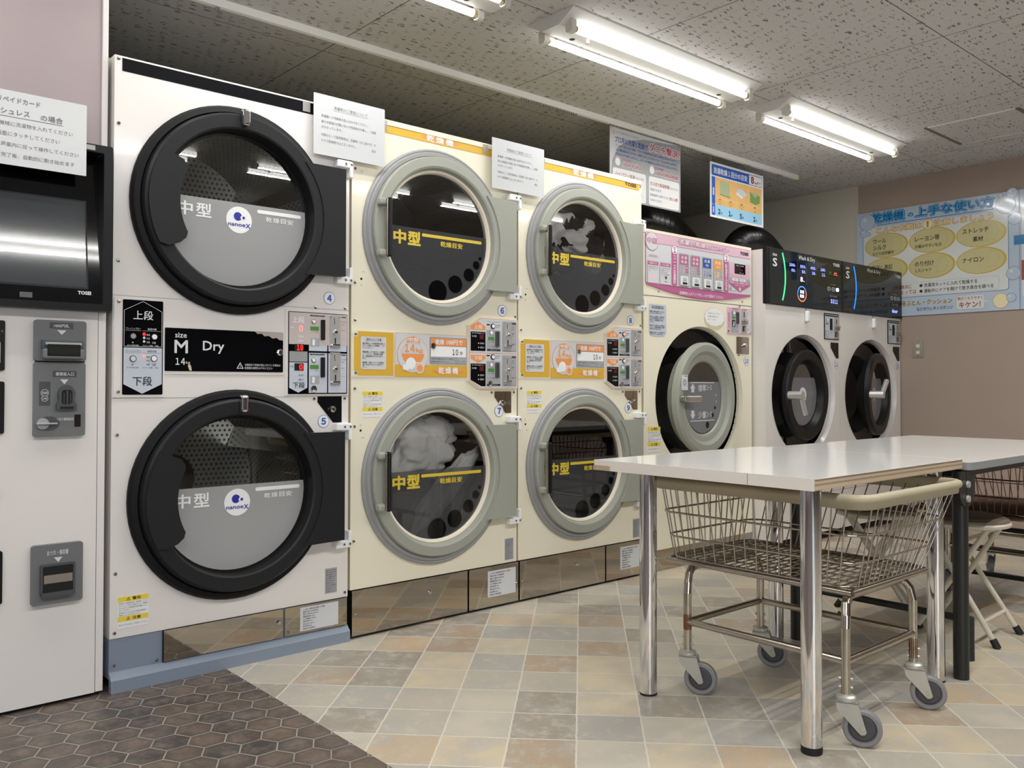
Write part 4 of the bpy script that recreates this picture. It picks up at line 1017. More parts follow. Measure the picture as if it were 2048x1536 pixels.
b = MB(); b.box(0.66, -0.045, 1.053, 0.776, -0.02, 1.085, GREYP, 0.006); b.box(0.66, -0.034, 1.083, 0.776, -0.02, 1.112, GREYP2, 0.003)
b.rect(0.672, 1.062, 0.764, 1.098, 0.0455, BLACKP); b.plate(0.668, 1.096, 0.768, 1.104, 0.03, 0.044, SATIN); b.rect(0.676, 1.067, 0.76, 1.09, 0.0465, DARK); b.build('bill_slot', bill, 'clear bill slot')
b = MB(); b.ext([(0.703, 0.9), (0.759, 0.9), (0.759, 0.915), (0.752, 0.93)] + MB.el(0.731, 0.945, 0.024, 0.03, 14, 0, 180) + [(0.71, 0.93), (0.703, 0.915)], 0.016, 0.03, GREYP2)
b.rect(0.716, 0.916, 0.746, 0.96, 0.031, DARK, 0.008); b.rect(0.729, 0.916, 0.733, 0.958, 0.034, GREYP2); b.rect(0.721, 0.916, 0.723, 0.95, 0.034, GREYP2); b.rect(0.739, 0.916, 0.741, 0.95, 0.034, GREYP2); b.rect(0.712, 0.902, 0.75, 0.909, 0.0305, DARK); b.build('coin_slot', bill, 'coin chute')
b = MB(); b.disc(0.685, 0.858, 0.03, 0.0166, GREYP2, 0.022); b.lathe(0.667, 0.858, [(0.017, 0.016), (0.017, 0.024), (0.0005, 0.026)], GREYL, 24); b.box(0.648, -0.032, 0.8555, 0.706, -0.022, 0.8605, P_G, 0.002); b.build('return_knob', bill, 'grey coin return knob')
b = MB(); b.plate(0.642, 0.312, 0.784, 0.492, 0, 0.018, GREYP, 0.008)
b.text('おつり・領収書', 0.683, 0.459, 0.742, 0.474, 0.019, TXTW, 0.02); b.flat([(0.702, 0.452), (0.726, 0.452), (0.714, 0.437)], 0.019, TXTW)
b.plate(0.664, 0.34, 0.76, 0.434, 0.018, 0.028, GREYP2, 0.004); b.rect(0.67, 0.348, 0.754, 0.428, 0.0285, DARK, 0.003)
b.rect(0.673, 0.377, 0.752, 0.402, 0.0288, mat('tray_lining', '8a8078', 0.3)); b.plate(0.666, 0.337, 0.758, 0.35, 0.02, 0.036, GREYP2); b.build('change_tray', K, 'grey change tray')
for v0, v1, m_, nm in ((1.017, 1.165, BLACKP, 'card_reader'), (0.831, 0.985, BLACKR, 'speaker_grille'), (0.332, 0.487, BLACKR, 'receipt_slot')):
    b = MB(); b.plate(0.40, v0, 0.567, v1, 0, 0.01, m_, 0.006)
    if nm == 'card_reader': b.rect(0.45, 1.04, 0.555, 1.1, 0.0105, P_LG); b.text('∧', 0.556, 1.13, 0.562, 1.137, 0.0105, P_Y)
    b.build(nm, K)
b = MB(); b.plate(0.40, 0.65, 0.567, 0.806, 0, 0.004, WHITE, 0.006); b.plate(0.405, 0.655, 0.562, 0.801, 0.004, 0.006, WHITE, 0.006); b.build('service_cover', K)
t = thing('paper_notice', 'laminated white card payment notice stuck on the wall above the touch screen', 'notice', (0.22, -0.056, 1.617))
b = MB(); b.plate(0, 0, 0.552, 0.218, 0, 0.0008, PAPER, 0.002); d = 0.0014; ox = -0.22
b.text('プリペイドカード', ox + 0.513, 0.183, ox + 0.643, 0.2, d, INKG, 0.012)
b.text('キャッシュレス', ox + 0.48, 0.147, ox + 0.615, 0.165, d, INKG, 0.012); b.text('の場合', ox + 0.644, 0.145, ox + 0.705, 0.164, d, INKG, 0.012); b.rect(ox + 0.48, 0.1405, ox + 0.706, 0.142, d, INKG)
for v0, tt, u0, u1 in ((0.114, '１機械に洗濯物を入れてください', 0.525, 0.733), (0.084, '２画面にタッチしてください', 0.518, 0.697), (0.053, '３音声案内に従って操作してください', 0.515, 0.75), (0.022, '４完了後、自動的に動き始めます', 0.53, 0.738)):
    b.text(tt, ox + u0, v0, ox + u1, v0 + 0.013, d, INKG)
b.build('sheet', t)
k = MB(); k.plate(0.552, 0.085, 0.578, 0.1, -0.002, -0.001, TAPE); k.build('tape_strip', t, 'clear tape strip')

# ---------------------------------------------------------------- cream washer dryer with pink panel
D10 = thing('washer_dryer', 'cream washer dryer with a pink control panel, numbered 10', 'washer dryer', (3.4775, 0, 0))
W10 = 0.9885
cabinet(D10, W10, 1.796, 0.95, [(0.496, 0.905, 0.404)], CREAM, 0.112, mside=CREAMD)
b = MB(); b.box(0.01, 0.004, 0, 0.98, 0.9, 0.112, STEELD); b.build('base', D10, 'mirror steel base')
screws(D10, [(0.24, 0.11)])
b = MB(); b.rect(0, 1.4455, W10, 1.4485, 0.0006, DARK); b.rect(0, 0.48, W10, 0.483, 0.0006, GREYL); b.build('panel_seam', D10)
b = MB()
b.lathe(0.496, 0.905, [(0.404, 0.0), (0.4, 0.0), (0.391, -0.02), (0.389, -0.035)], CREAM)
b.lathe(0.496, 0.905, [(0.39, -0.03), (0.38, -0.09), (0.29, -0.11)], BLACKG, 72); b.lathe(0.496, 0.905, [(0.29, -0.11), (0.2, -0.2), (0.001, -0.24)], BLACKP)
b.build('door_recess', D10, 'glossy black round recess')
def washer_door(t, hx, hz, r, theta, mring, mglass_film, rg, deep, kind, lettering):
    """round door hinged on its right edge, swung open by theta"""
    e_ = bpy.data.objects.new('door', None)
    dd = MB(); c = -r
    prof = [(rg, 0.002), (rg + 0.006, 0.012), (rg + 0.012, 0.014), (r * 0.78, 0.018), (r * 0.84, 0.034), (r * 0.95, 0.036), (r, 0.028), (r, 0.0), (r * 0.93, -0.02), (r * 0.88, -deep), (r * 0.7, -deep - 0.01)]
    if kind == 'black': prof = [(rg, -0.03), (rg + 0.01, -0.028), (r * 0.77, 0.006), (r * 0.80, 0.012), (r * 0.975, 0.012), (r, 0.004), (r, -0.02), (r * 0.93, -0.03), (r * 0.88, -deep), (r * 0.7, -deep - 0.01)]
    dd.lathe(c, 0, prof, mring, 72)
    door = dd.build('door', t, 'round %s door standing ajar' % ('black' if kind == 'black' else 'grey green'), (hx, -0.012, hz), (0, 0, theta))
    gd = -0.029 if kind == 'black' else 0.003
    g_ = MB(); g_.disc(c, 0, rg + 0.001, gd, GLASS if kind != 'black' else GLASSB, None, 64); gl = g_.build('door_glass', door)
    bk = MB(); bk.lathe(c, 0, [(r * 0.7, -deep - 0.012), (r * 0.5, -deep - 0.05), (0.001, -deep - 0.06)], mat('door_bowl', '3b3936', 0.3)); bk.build('door_bowl', door)
    return door, gl, c, gd
door, gl, c, gd = washer_door(D10, 0.755, 0.908, 0.305, math.radians(5), RINGG, None, 0.197, 0.05, 'grey', None)
k = MB(); a0 = 28
k.flat(MB.el(c, 0, 0.191, None, 50, 180 - a0, 360 + a0), gd + 0.001, FILMC); d = gd + 0.002
k.rect(c - 0.13, 0.083, c + 0.12, 0.0875, d, P_LG); k.rect(c - 0.13, -0.125, c + 0.12, -0.1205, d, P_LG)
k.text('標準', c - 0.05, 0.036, c + 0.03, 0.074, d, P_LG, 0.02); k.text('コース', c + 0.033, 0.042, c + 0.09, 0.07, d, P_LG, 0.02)
k.text('少量', c - 0.05, -0.11, c + 0.03, -0.072, d, P_LG, 0.02); k.text('コース', c + 0.033, -0.104, c + 0.09, -0.076, d, P_LG, 0.02)
for s_ in (1, -1):
    z_ = 0.056 if s_ > 0 else -0.09
    k.flat([(c - 0.105, z_ + s_ * 0.024), (c - 0.079, z_ - s_ * 0.002), (c - 0.09, z_ - s_ * 0.002), (c - 0.09, z_ - s_ * 0.024), (c - 0.12, z_ - s_ * 0.024), (c - 0.12, z_ - s_ * 0.002), (c - 0.131, z_ - s_ * 0.002)], d, P_LG)
for u, v, r_ in ((0.045, -0.148, 0.018), (0.1, -0.095, 0.012), (0.125, -0.055, 0.009), (0.14, -0.02, 0.006), (0.135, 0.015, 0.007)): k.disc(c + u, v, r_, d, BLACKG if v < -0.03 else P_G, None, 20)
k.build('grey_film', gl, 'grey film with course lettering and arrows')
k = MB(); k.lathe(c - 0.262, 0.0, [(0.022, 0.034), (0.02, 0.05), (0.001, 0.05)], CHROMEW, 24); k.box(c - 0.268, -0.078, -0.017, c - 0.13, -0.05, 0.015, CHROME, 0.006, 3); k.build('door_handle', door, 'chrome lever handle')
k = MB(); k.rect(c - 0.265, 0.045, c - 0.205, 0.125, 0.0365, P_W); k.text('ドア開閉', c - 0.26, 0.113, c - 0.21, 0.122, 0.037, INK); k.rect(c - 0.26, 0.06, c - 0.21, 0.108, 0.037, P_LG); k.ring(c - 0.235, 0.085, 0.01, 0.014, 0.0374, INKG, 20); k.text('まわす', c - 0.258, 0.048, c - 0.215, 0.056, 0.037, P_NB); k.build('handle_sticker', door, 'small white handle sticker')
# pink control panel
b = MB(); d = 0.004
pk = [(0.02, 1.515), (0.028, 1.503)] + [(0.028 + (0.96 - 0.028) * i / 20, 1.503 - 0.047 * math.sin(PI * i / 20)) for i in range(1, 20)] + [(0.962, 1.504), (0.976, 1.515), (0.976, 1.772), (0.969, 1.78), (0.022, 1.78), (0.014, 1.772), (0.014, 1.515)]
b.ext(pk, 0, 0.003, P_PD)
b.rect(0.0165, 1.512, 0.9735, 1.7775, d, P_LG, 0.008); b.rect(0.0165, 1.727, 0.9735, 1.7775, d + 0.0004, P_PK, 0.008); b.rect(0.0165, 1.7255, 0.9735, 1.7275, d + 0.0008, P_PD)
b.flat([(0.0165, 1.515)] + [(0.0165 + 0.957 * i / 20, 1.515 - 0.012 * math.sin(PI * i / 20)) for i in range(1, 20)] + [(0.9735, 1.515), (0.9735, 1.505)] + [(0.0165 + 0.957 * (20 - i) / 20, 1.505 - 0.047 * math.sin(PI * (20 - i) / 20)) for i in range(1, 20)] + [(0.0165, 1.505)], d + 0.0012, P_PD)
e = d + 0.002
b.disc(0.063, 1.733, 0.053, e, P_PD, 0.049); b.disc(0.063, 1.733, 0.0505, e + 0.0003, P_LG, 0.0465); b.text('中型', 0.021, 1.72, 0.107, 1.752, e + 0.0007, P_PD, 0.06); b.text('中型', 0.0245, 1.7225, 0.1035, 1.7495, e + 0.001, P_PK, 0.0)
u = 0.292
for tt, w_, h_ in (('洗濯', 0.088, 0.03), ('から', 0.05, 0.02), ('乾燥', 0.088, 0.03), ('まで', 0.045, 0.018), ('ノンストップ', 0.16, 0.028)):
    b.text(tt, u - 0.002, 1.7405, u + w_ + 0.001, 1.743 + h_, e, P_PD, 0.08); b.text(tt, u, 1.743, u + w_ - 0.001, 1.741 + h_, e + 0.0006, P_W, 0.02); u += w_ + 0.004
b.rect(0.275, 1.754, 0.288, 1.757, e, P_PD); b.rect(u, 1.752, u + 0.012, 1.755, e, P_PD)
b.text('TOSEI', 0.867, 1.743, 0.951, 1.762, e, INK, 0.04)
b.text('ご利用の前に…', 0.034, 1.649, 0.128, 1.664, e, P_PD)
for u0, tt, ln in ((0.026, '音声ナビ', ['音声案内をお聞きになる', '方はボタンを押してくだ', 'さい。']), (0.128, 'ドラム洗浄', ['ドラム槽を洗浄する場合', '扉を確認してください', 'お使いになる前に', 'ボタンを押すと自動的', 'スタートします'])):
    b.rect(u0, 1.513, u0 + 0.092, 1.631, e, P_PD, 0.006); b.rect(u0 + 0.0012, 1.5142, u0 + 0.0908, 1.6298, e + 0.0003, P_LG, 0.006); b.rect(u0 + 0.004, 1.608, u0 + 0.088, 1.627, e + 0.0006, P_PD, 0.002); b.text(tt, u0 + 0.016, 1.612, u0 + 0.076, 1.623, e + 0.001, P_W, 0.01); b.rows(ln, u0 + 0.008, 1.602, 0.0065, 0.0105, e + 0.0008, INK, u0 + 0.088)
b.disc(0.073, 1.545, 0.0085, e + 0.0006, LEDP, None, 20); b.disc(0.178, 1.55, 0.009, e + 0.0006, CHROMEW, None, 20); b.text('開始', 0.168, 1.525, 0.19, 1.532, e + 0.0006, INK)
for u0, n_, tt, rz_ in ((0.228, '1', 'コースの選択', 1.706), (0.703, '2', '料金を入れる', 1.709)):
    b.rect(u0, 1.515, u0 + 0.045, 1.70, e, P_PD, 0.005); b.disc(u0 + 0.024, rz_, 0.026, e + 0.0004, P_PD, 0.024); b.disc(u0 + 0.024, rz_, 0.024, e + 0.0006, P_W, 0.022); b.text(n_, u0 + 0.014, rz_ - 0.016, u0 + 0.035, rz_ + 0.016, e + 0.001, P_PD, 0.03, 'c')
    b.text(tt, u0 + 0.012, 1.523, u0 + 0.034, 1.676, e + 0.0006, P_W, 0.02, vert=True)
for u0, m_, l1, l2, kg, km, mk_ in ((0.288, P_PD, '洗 濯', '乾 燥', '15', P_PD, '標準'), (0.391, P_PD, '洗 濯', '乾 燥', '8', P_PD, '少量'), (0.497, P_BL, '洗 濯', 'のみ', '22', P_BL, ''), (0.601, P_OR, '乾 燥', 'のみ', '15', P_OR, '')):
    b.rect(u0, 1.514, u0 + 0.09, 1.695, e, P_G, 0.007); b.rect(u0 + 0.007, 1.634, u0 + 0.083, 1.688, e + 0.0003, m_, 0.002)
    b.text(l1, u0 + 0.02, 1.664, u0 + 0.07, 1.681, e + 0.0007, P_W, 0.02); b.text(l2, u0 + (0.02 if l2 != 'のみ' else 0.032), 1.642, u0 + (0.07 if l2 != 'のみ' else 0.06), 1.657, e + 0.0007, P_W, 0.02)
    b.text(kg, u0 + 0.008, 1.588, u0 + 0.008 + 0.025 * len(kg), 1.62, e + 0.0006, P_W, 0.09); b.text(kg, u0 + 0.01, 1.59, u0 + 0.006 + 0.025 * len(kg), 1.618, e + 0.0009, km, 0.02); b.text('kg', u0 + 0.062, 1.588, u0 + 0.083, 1.604, e + 0.0006, km, 0.02)
    if mk_: b.disc(u0 + 0.071, 1.618, 0.0125, e + 0.0009, P_PD, None, 18); b.text(mk_, u0 + 0.063, 1.614, u0 + 0.079, 1.622, e + 0.0012, P_W, 0.01)
b.rect(0.756, 1.6, 0.965, 1.69, e, P_PK); b.rect(0.756, 1.583, 0.965, 1.603, e + 0.0003, P_G); b.flat([(0.756, 1.583), (0.756, 1.566), (0.862, 1.523), (0.965, 1.566), (0.965, 1.583)], e + 0.0003, P_PD)
b.rect(0.808, 1.628, 0.918, 1.686, e + 0.0006, BLACKG); b.text('料金　残り時間', 0.826, 1.672, 0.9, 1.68, e + 0.001, TXTW); b.text('000', 0.824, 1.644, 0.892, 1.66, e + 0.001, LEDRD, 0.04); b.text('円 分', 0.86, 1.631, 0.9, 1.638, e + 0.001, TXTW)
b.rows(['料金投入口に', 'コースを選択して表示された料金をご投入ください'], 0.76, 1.624, 0.006, 0.009, e + 0.0006, P_PD, 0.96)
for u0, tt in ((0.785, '洗濯中'), (0.862, '乾燥中')): b.rect(u0, 1.586, u0 + 0.058, 1.6, e + 0.0006, P_W); b.text(tt, u0 + 0.012, 1.589, u0 + 0.046, 1.597, e + 0.001, INKG)
b.text('料金を入れると自動的に運転が', 0.764, 1.57, 0.958, 1.581, e + 0.0007, P_W, 0.01); b.text('スタートします', 0.815, 1.557, 0.91, 1.567, e + 0.0007, P_W, 0.01); b.disc(0.862, 1.54, 0.0105, e + 0.0007, P_W, None, 18); b.text('¥', 0.857, 1.534, 0.867, 1.546, e + 0.001, P_PD, 0.02)
b.flat([(0.757, 1.535), (0.78, 1.535), (0.7685, 1.552)], e + 0.0003, INK); b.flat([(0.761, 1.537), (0.776, 1.537), (0.7685, 1.5485)], e + 0.0006, P_LG); b.text('途中で止められません', 0.757, 1.522, 0.83, 1.53, e + 0.0006, INK)
b.text('洗濯物を入れてドアをしっかり閉めてください', 0.292, 1.47, 0.7, 1.488, e + 0.0006, P_W, 0.015)
cpn = b.build('control_panel', D10, 'pink control panel reading 洗濯から乾燥までノンストップ')
for u0 in (0.305, 0.41, 0.516, 0.62):
    k = MB(); k.plate(u0, 1.522, u0 + 0.06, 1.571, 0.005, 0.011, P_W, 0.003); k.rect(u0 + 0.008, 1.54, u0 + 0.052, 1.566, 0.0114, P_LG); k.text('あと', u0 + 0.018, 1.556, u0 + 0.042, 1.563, 0.0118, INKG); k.text('1000円', u0 + 0.014, 1.545, u0 + 0.046, 1.553, 0.0118, INKG); k.rect(u0 + 0.01, 1.526, u0 + 0.052, 1.538, 0.0114, DARK); k.build('course_button', cpn, 'white course button')
screws(D10, [(0.122, 1.475), (0.893, 1.47)])
b = MB(); d = 0.0015
b.rect(0.044, 1.235, 0.186, 1.405, d, P_BG, 0.03); b.rect(0.044, 1.36, 0.186, 1.405, d + 0.0002, P_BG, 0.01); b.rect(0.066, 1.381, 0.162, 1.396, d + 0.0006, INKG, 0.006); b.text('使用上のご注意', 0.074, 1.3835, 0.154, 1.3935, d + 0.001, P_LG, 0.015)
b.rows(['●硬貨、鍵等を洗濯ドラムの中に', '　入れないでご注意ください。', '', '●表示以上の時間は、衣類の傷み', '　やからみの原因になりますので', '　乾燥コースの最低時間でお使い', '　ください。', '', '●終了後、忘れ物がないか確認して', '　ください。長時間の放置は、盗難', '　盗用のおそれがあります。', '', '●盗難、紛失については責任を負い', '　かねますのでご了承ください。'], 0.05, 1.37, 0.0075, 0.0092, d + 0.0008, INK, 0.182, 0.01)
b.build('notice_label', D10, 'pale blue rounded notice label')
b = MB()
b.disc(0.62, 1.352, 0.098, 0.0010, mat('old_glue', 'd8cda8', 0.4), 0.06)
pts = []
for i in range(72):
    a_ = 2 * PI * i / 72; r_ = 1 + 0.09 * abs(math.sin(a_ * 5.5)); pts.append((0.62 + 0.088 * r_ * math.cos(a_), 1.364 + 0.048 * r_ * math.sin(a_)))
b.flat([(0.62 + (u - 0.62) * 1.03, 1.364 + (v - 1.364) * 1.04) for u, v in pts], 0.0014, P_PK); b.flat(pts, 0.0018, P_W); b.disc(0.567, 1.309, 0.008, 0.0018, P_PK, None, 14)
b.rows(['ご来店ありがとうございます', 'お洗濯物は店頭のカゴに', '　入れて　ください'], 0.552, 1.389, 0.009, 0.0175, 0.0022, INKG, 0.69); b.build('cloud_sticker', D10, 'white cloud-shaped sticker')
b = MB(); d = 0.004
b.plate(0.738, 1.277, 0.978, 1.43, 0, d, P_PK, 0.004); b.rect(0.772, 1.284, 0.85, 1.414, d + 0.0005, P_G); b.rect(0.868, 1.284, 0.972, 1.422, d + 0.0005, P_LG)
b.text('料金投入口', 0.747, 1.31, 0.761, 1.4, d + 0.0006, P_PD, 0.02, vert=True); b.rect(0.785, 1.42, 0.845, 1.426, d + 0.0005, P_PD); b.rect(0.89, 1.419, 0.93, 1.425, d + 0.0008, P_PD)
b.rect(0.783, 1.366, 0.815, 1.376, d + 0.001, LEDG); b.rect(0.785, 1.317, 0.815, 1.358, d + 0.001, DARK); b.flat([(0.792, 1.322), (0.806, 1.32), (0.808, 1.345), (0.8, 1.354)], d + 0.0014, P_LG); b.rows(['カード', '差込口'], 0.785, 1.31, 0.006, 0.009, d + 0.001, INKG, 0.82)
b.rows(['コイン', '投入口', '', '', '返却', '', '', '', '返却口'], 0.938, 1.412, 0.006, 0.0125, d + 0.001, INK, 0.968)
cp = b.build('coin_panel', D10, 'pink coin panel')
k = MB(); k.lathe(0.8, 1.398, [(0.012, d), (0.011, d + 0.004), (0.0005, d + 0.005)], P_W, 20, [BLACKP, P_W]); k.build('push_button', cp)
k = MB(); k.plate(0.825, 1.337, 0.846, 1.404, d, d + 0.008, GREYP2, 0.003); k.rect(0.833, 1.342, 0.838, 1.4, d + 0.0085, DARK); k.build('card_slot', cp, 'dark card slot')
def coinmech(parent, u0, v0, u1, v1, d):
    k = MB(); W, H = u1 - u0, v1 - v0
    k.plate(u0, v0, u1, v1, d, d + 0.003, SATIN); k.box(u0 + W * .1, -d - .022, v0 + H * .5, u0 + W * .9, -d - .003, v0 + H * .6, CHROME, .003); k.box(u0 + W * .2, -d - .016, v0 + H * .38, u0 + W * .95, -d - .003, v0 + H * .5, CHROMEW, .003)
    k.rect(u0 + W * .45, v0 + H * .68, u0 + W * .6, v0 + H * .92, d + .0034, DARK); k.rect(u0 + W * .22, v0 + H * .06, u0 + W * .78, v0 + H * .3, d + .0034, DARK); k.box(u0 + W * .32, -d - .008, v0 + H * .06, u0 + W * .68, -d - .0034, v0 + H * .26, STEEL)
    return k.build('coin_slot', parent, 'steel coin slot')
coinmech(cp, 0.874, 1.286, 0.93, 1.42, d)
screws(D10, [(0.748, 1.292), (0.968, 1.287), (0.86, 1.437), (0.85, 1.155)], 0.004)
b = MB(); b.plate(0.832, 1.163, 0.958, 1.262, 0, 0.003, STEEL, 0.005); b.lathe(0.91, 1.213, [(0.013, 0.003), (0.011, 0.016), (0.0005, 0.018)], CHROME, 18); b.build('lock_plate', D10, 'square steel lock plate')
number(D10, '10', 0.934, 1.122, 0, 0.027)
warning(D10, 0.03, 0.63, 0.135, 0.76)

# ---------------------------------------------------------------- white washer dryers S
def s_washer(x0, label, n, on, theta, handle_up):
    t = thing('washer_dryer', label, 'washer dryer', (x0, -0.083, 0), 0, 'white size S washer dryers')
    W = 0.872
    cabinet(t, W, 1.46, 1.0, [(0.438, 0.92, 0.378)], WHITE, 0.05)
    b = MB(); b.box(0.0, 0.012, 1.46, W, 1.0, 1.785, WHITE); b.build('upper_cabinet', t)
    b = MB(); b.box(0.02, 0.03, 0.0, W - 0.02, 0.95, 0.05, DARK); b.build('base', t)
    b = MB(); b.box(0.0, -0.014, 1.46, W, 0.02, 1.796, BLACKP, 0.004); b.rect(0.022, 1.464, W - 0.002, 1.792, 0.0148, BLACKG)
    d = 0.0156
    b.text('size', 0.056, 1.748, 0.103, 1.766, d, TXTW, 0.02); b.text('S', 0.057, 1.686, 0.105, 1.736, d, TXTW, 0.03)
    R_ = 0.33; arc = lambda rr_: [(-0.135 + rr_ * math.cos(math.radians(a_)), 1.632 + rr_ * math.sin(math.radians(a_))) for a_ in [-25.5 + 51 * i / 24 for i in range(25)]]
    b.flat(arc(R_ + 0.006) + arc(R_ - 0.006)[::-1], d, LEDGR if on else LEDB)
    b.text('Wash & Dry', 0.345, 1.746, 0.54, 1.778, d, TXTW, 0.01); b.text('TOSEI', 0.765, 1.75, 0.848, 1.77, d, TXTW, 0.05)
    if on:
        for u0, u1, z_, a_, c_ in ((0.24, 0.3, 1.703, '1000', '60'), (0.366, 0.42, 1.703, '800', '50'), (0.487, 0.54, 1.704, '400', '30'), (0.609, 0.66, 1.705, '100', '11')):
            b.text(a_, u0, z_, u1, z_ + 0.019, d, LEDV, 0.02); b.text('円', u1 + 0.003, z_, u1 + 0.012, z_ + 0.008, d, TXTW); b.text(c_, u1 - 0.036, z_ - 0.032, u1, z_ - 0.013, d, LEDV, 0.02); b.text('分', u1 + 0.003, z_ - 0.032, u1 + 0.012, z_ - 0.024, d, TXTW)
        for u in (0.331, 0.435): b.rect(u, 1.605, u + 0.0025, 1.738, d, INKG)
        b.text('8', 0.366, 1.618, 0.394, 1.648, d, LEDW, 0.02); b.text('kg', 0.4, 1.618, 0.414, 1.626, d, LEDW)
        b.ring(0.384, 1.543, 0.046, 0.053, d, LEDBL, 24, 0.92, 20, 200); b.ring(0.384, 1.543, 0.046, 0.053, d, LEDO, 24, 0.92, 200, 380)
        b.text('洗濯', 0.36, 1.545, 0.408, 1.566, d, LEDW, 0.02); b.text('乾燥', 0.36, 1.519, 0.408, 1.54, d, LEDW, 0.02)
        b.text('運転', 0.712, 1.7, 0.748, 1.712, d, LEDG); b.rect(0.705, 1.693, 0.755, 1.6955, d, LEDG); b.text('乾燥', 0.778, 1.7, 0.814, 1.712, d, LEDO); b.rect(0.77, 1.693, 0.822, 1.6955, d, LEDO)
        b.text('3311', 0.733, 1.508, 0.822, 1.535, d, LEDV, 0.03)
    else: b.text('door', 0.714, 1.496, 0.803, 1.523, d, LEDV, 0.04)
    b.text('Language', 0.73, 1.624, 0.8, 1.634, d, INKL)
    for k_, u in enumerate((0.693, 0.748, 0.8)):
        b.rect(u, 1.588, u + 0.04, 1.612, d, LEDW if (on and k_ == 2) else TXTW, 0.01)
        if not (on and k_ == 2): b.rect(u + 0.004, 1.591, u + 0.036, 1.609, d + 0.0004, BLACKG, 0.008); b.text(('日本', 'EN', '中')[k_], u + 0.01, 1.595, u + 0.03, 1.605, d + 0.0006, TXTW)
    b.text('残り時間', 0.722, 1.548, 0.81, 1.56, d, INKL)
    b.build('control_panel', t, 'glossy black control panel with a %s light arc' % ('green' if on else 'blue'))
    b = MB()
    b.lathe(0.438, 0.92, [(0.378, 0.001), (0.374, 0.001), (0.362, -0.022), (0.358, -0.04)], WHITE)
    b.lathe(0.438, 0.92, [(0.3605, -0.03), (0.352, -0.085), (0.27, -0.12)], BLACKG, 72); b.lathe(0.438, 0.92, [(0.27, -0.12), (0.2, -0.2), (0.001, -0.24)], BLACKP)
    for a_ in (60, 125, 160, 200, 235, 300): b.disc(0.438 + 0.31 * math.cos(math.radians(a_)), 0.92 + 0.31 * math.sin(math.radians(a_)), 0.006, -0.1, CHROME, None, 10)
    b.build('door_recess', t, 'glossy black round recess')
    door, gl, c, gd = washer_door(t, 0.69 if on else 0.675, 0.92, 0.278, math.radians(theta), BLACKP, None, 0.188, 0.06, 'black', None)
    k = MB(); k.flat(MB.el(c, 0, 0.187, None, 50, 145, 395), gd + 0.001, FILMC)
    if on: k.disc(c, 0.0, 0.047, gd + 0.002, P_W); k.disc(c - 0.004, 0.012, 0.014, gd + 0.0025, P_NV); k.disc(c + 0.016, 0.009, 0.005, gd + 0.0025, P_NV); k.text('nanoeX', c - 0.038, -0.022, c + 0.038, -0.011, gd + 0.0025, P_NV, 0.02)
    else: k.disc(c - 0.01, 0.0, 0.047, gd + 0.002, P_G)
    k.build('grey_film', gl)
    k = MB(); k.cyl((c - 0.25, -0.012, 0), (c - 0.25, -0.1, 0), 0.025, SATIN, 20)
    if handle_up: k.cyl((c - 0.25, -0.085, 0), (c - 0.15, -0.09, 0.09), 0.0165, SATIN, 16)
    else: k.cyl((c - 0.25, -0.085, 0), (c - 0.205, -0.09, -0.115), 0.0165, SATIN, 16)
    k.build('door_handle', door, 'satin silver lever handle')
    b = MB(); b.box(0.434, -0.024, 1.373, 0.468, 0.0, 1.442, P_W, 0.01, 3); b.build('door_sensor', t, 'white rounded sensor knob')
    b = MB(); d = 0.004
    b.plate(0.674, 1.275, 0.858, 1.443, 0, d, BLACKP, 0.003); b.rect(0.681, 1.281, 0.852, 1.436, d + 0.0004, P_BG); b.rect(0.684, 1.424, 0.85, 1.432, d + 0.0008, INK)
    b.rect(0.69, 1.37, 0.722, 1.381, d + 0.0008, LEDG); b.rect(0.688, 1.287, 0.728, 1.332, d + 0.0008, P_G); b.flat([(0.7, 1.293), (0.712, 1.291), (0.716, 1.325), (0.704, 1.328)], d + 0.0012, P_LG); b.rows(['カード', '100円'], 0.765, 1.36, 0.006, 0.02, d + 0.0008, INKG, 0.785)
    cp = b.build('coin_panel', t, 'black framed coin panel')
    k = MB(); k.lathe(0.706, 1.4, [(0.011, d), (0.01, d + 0.004), (0.0005, d + 0.005)], P_W, 18, [BLACKP, P_W]); k.build('push_button', cp)
    k = MB(); k.plate(0.742, 1.337, 0.762, 1.41, d, d + 0.008, BLACKP, 0.003); k.build('card_slot', cp, 'black card slot')
    coinmech(cp, 0.79, 1.285, 0.85, 1.42, d)
    b = MB(); b.flat([(0.755, 1.257), (0.857, 1.257), (0.857, 1.156), (0.825, 1.156), (0.755, 1.225)], 0.0015, BLACKF); b.build('lock_recess', t, 'black cut-corner recess')
    number(t, n, 0.828, 1.117, 0, 0.026)
    screws(t, [(0.452, 1.452)], 0.0)
    b = MB(); b.rect(0.0, 0.30, W, 0.303, 0.0006, GREYL); b.build('panel_seam', t)
    return t
s_washer(4.4828, 'white washer dryer numbered 11, its black panel lit by a green arc', '11', True, 3.5, False)
s_washer(5.3594, 'white washer dryer numbered 12 by the right wall, with a blue light arc', '12', False, 11, True)
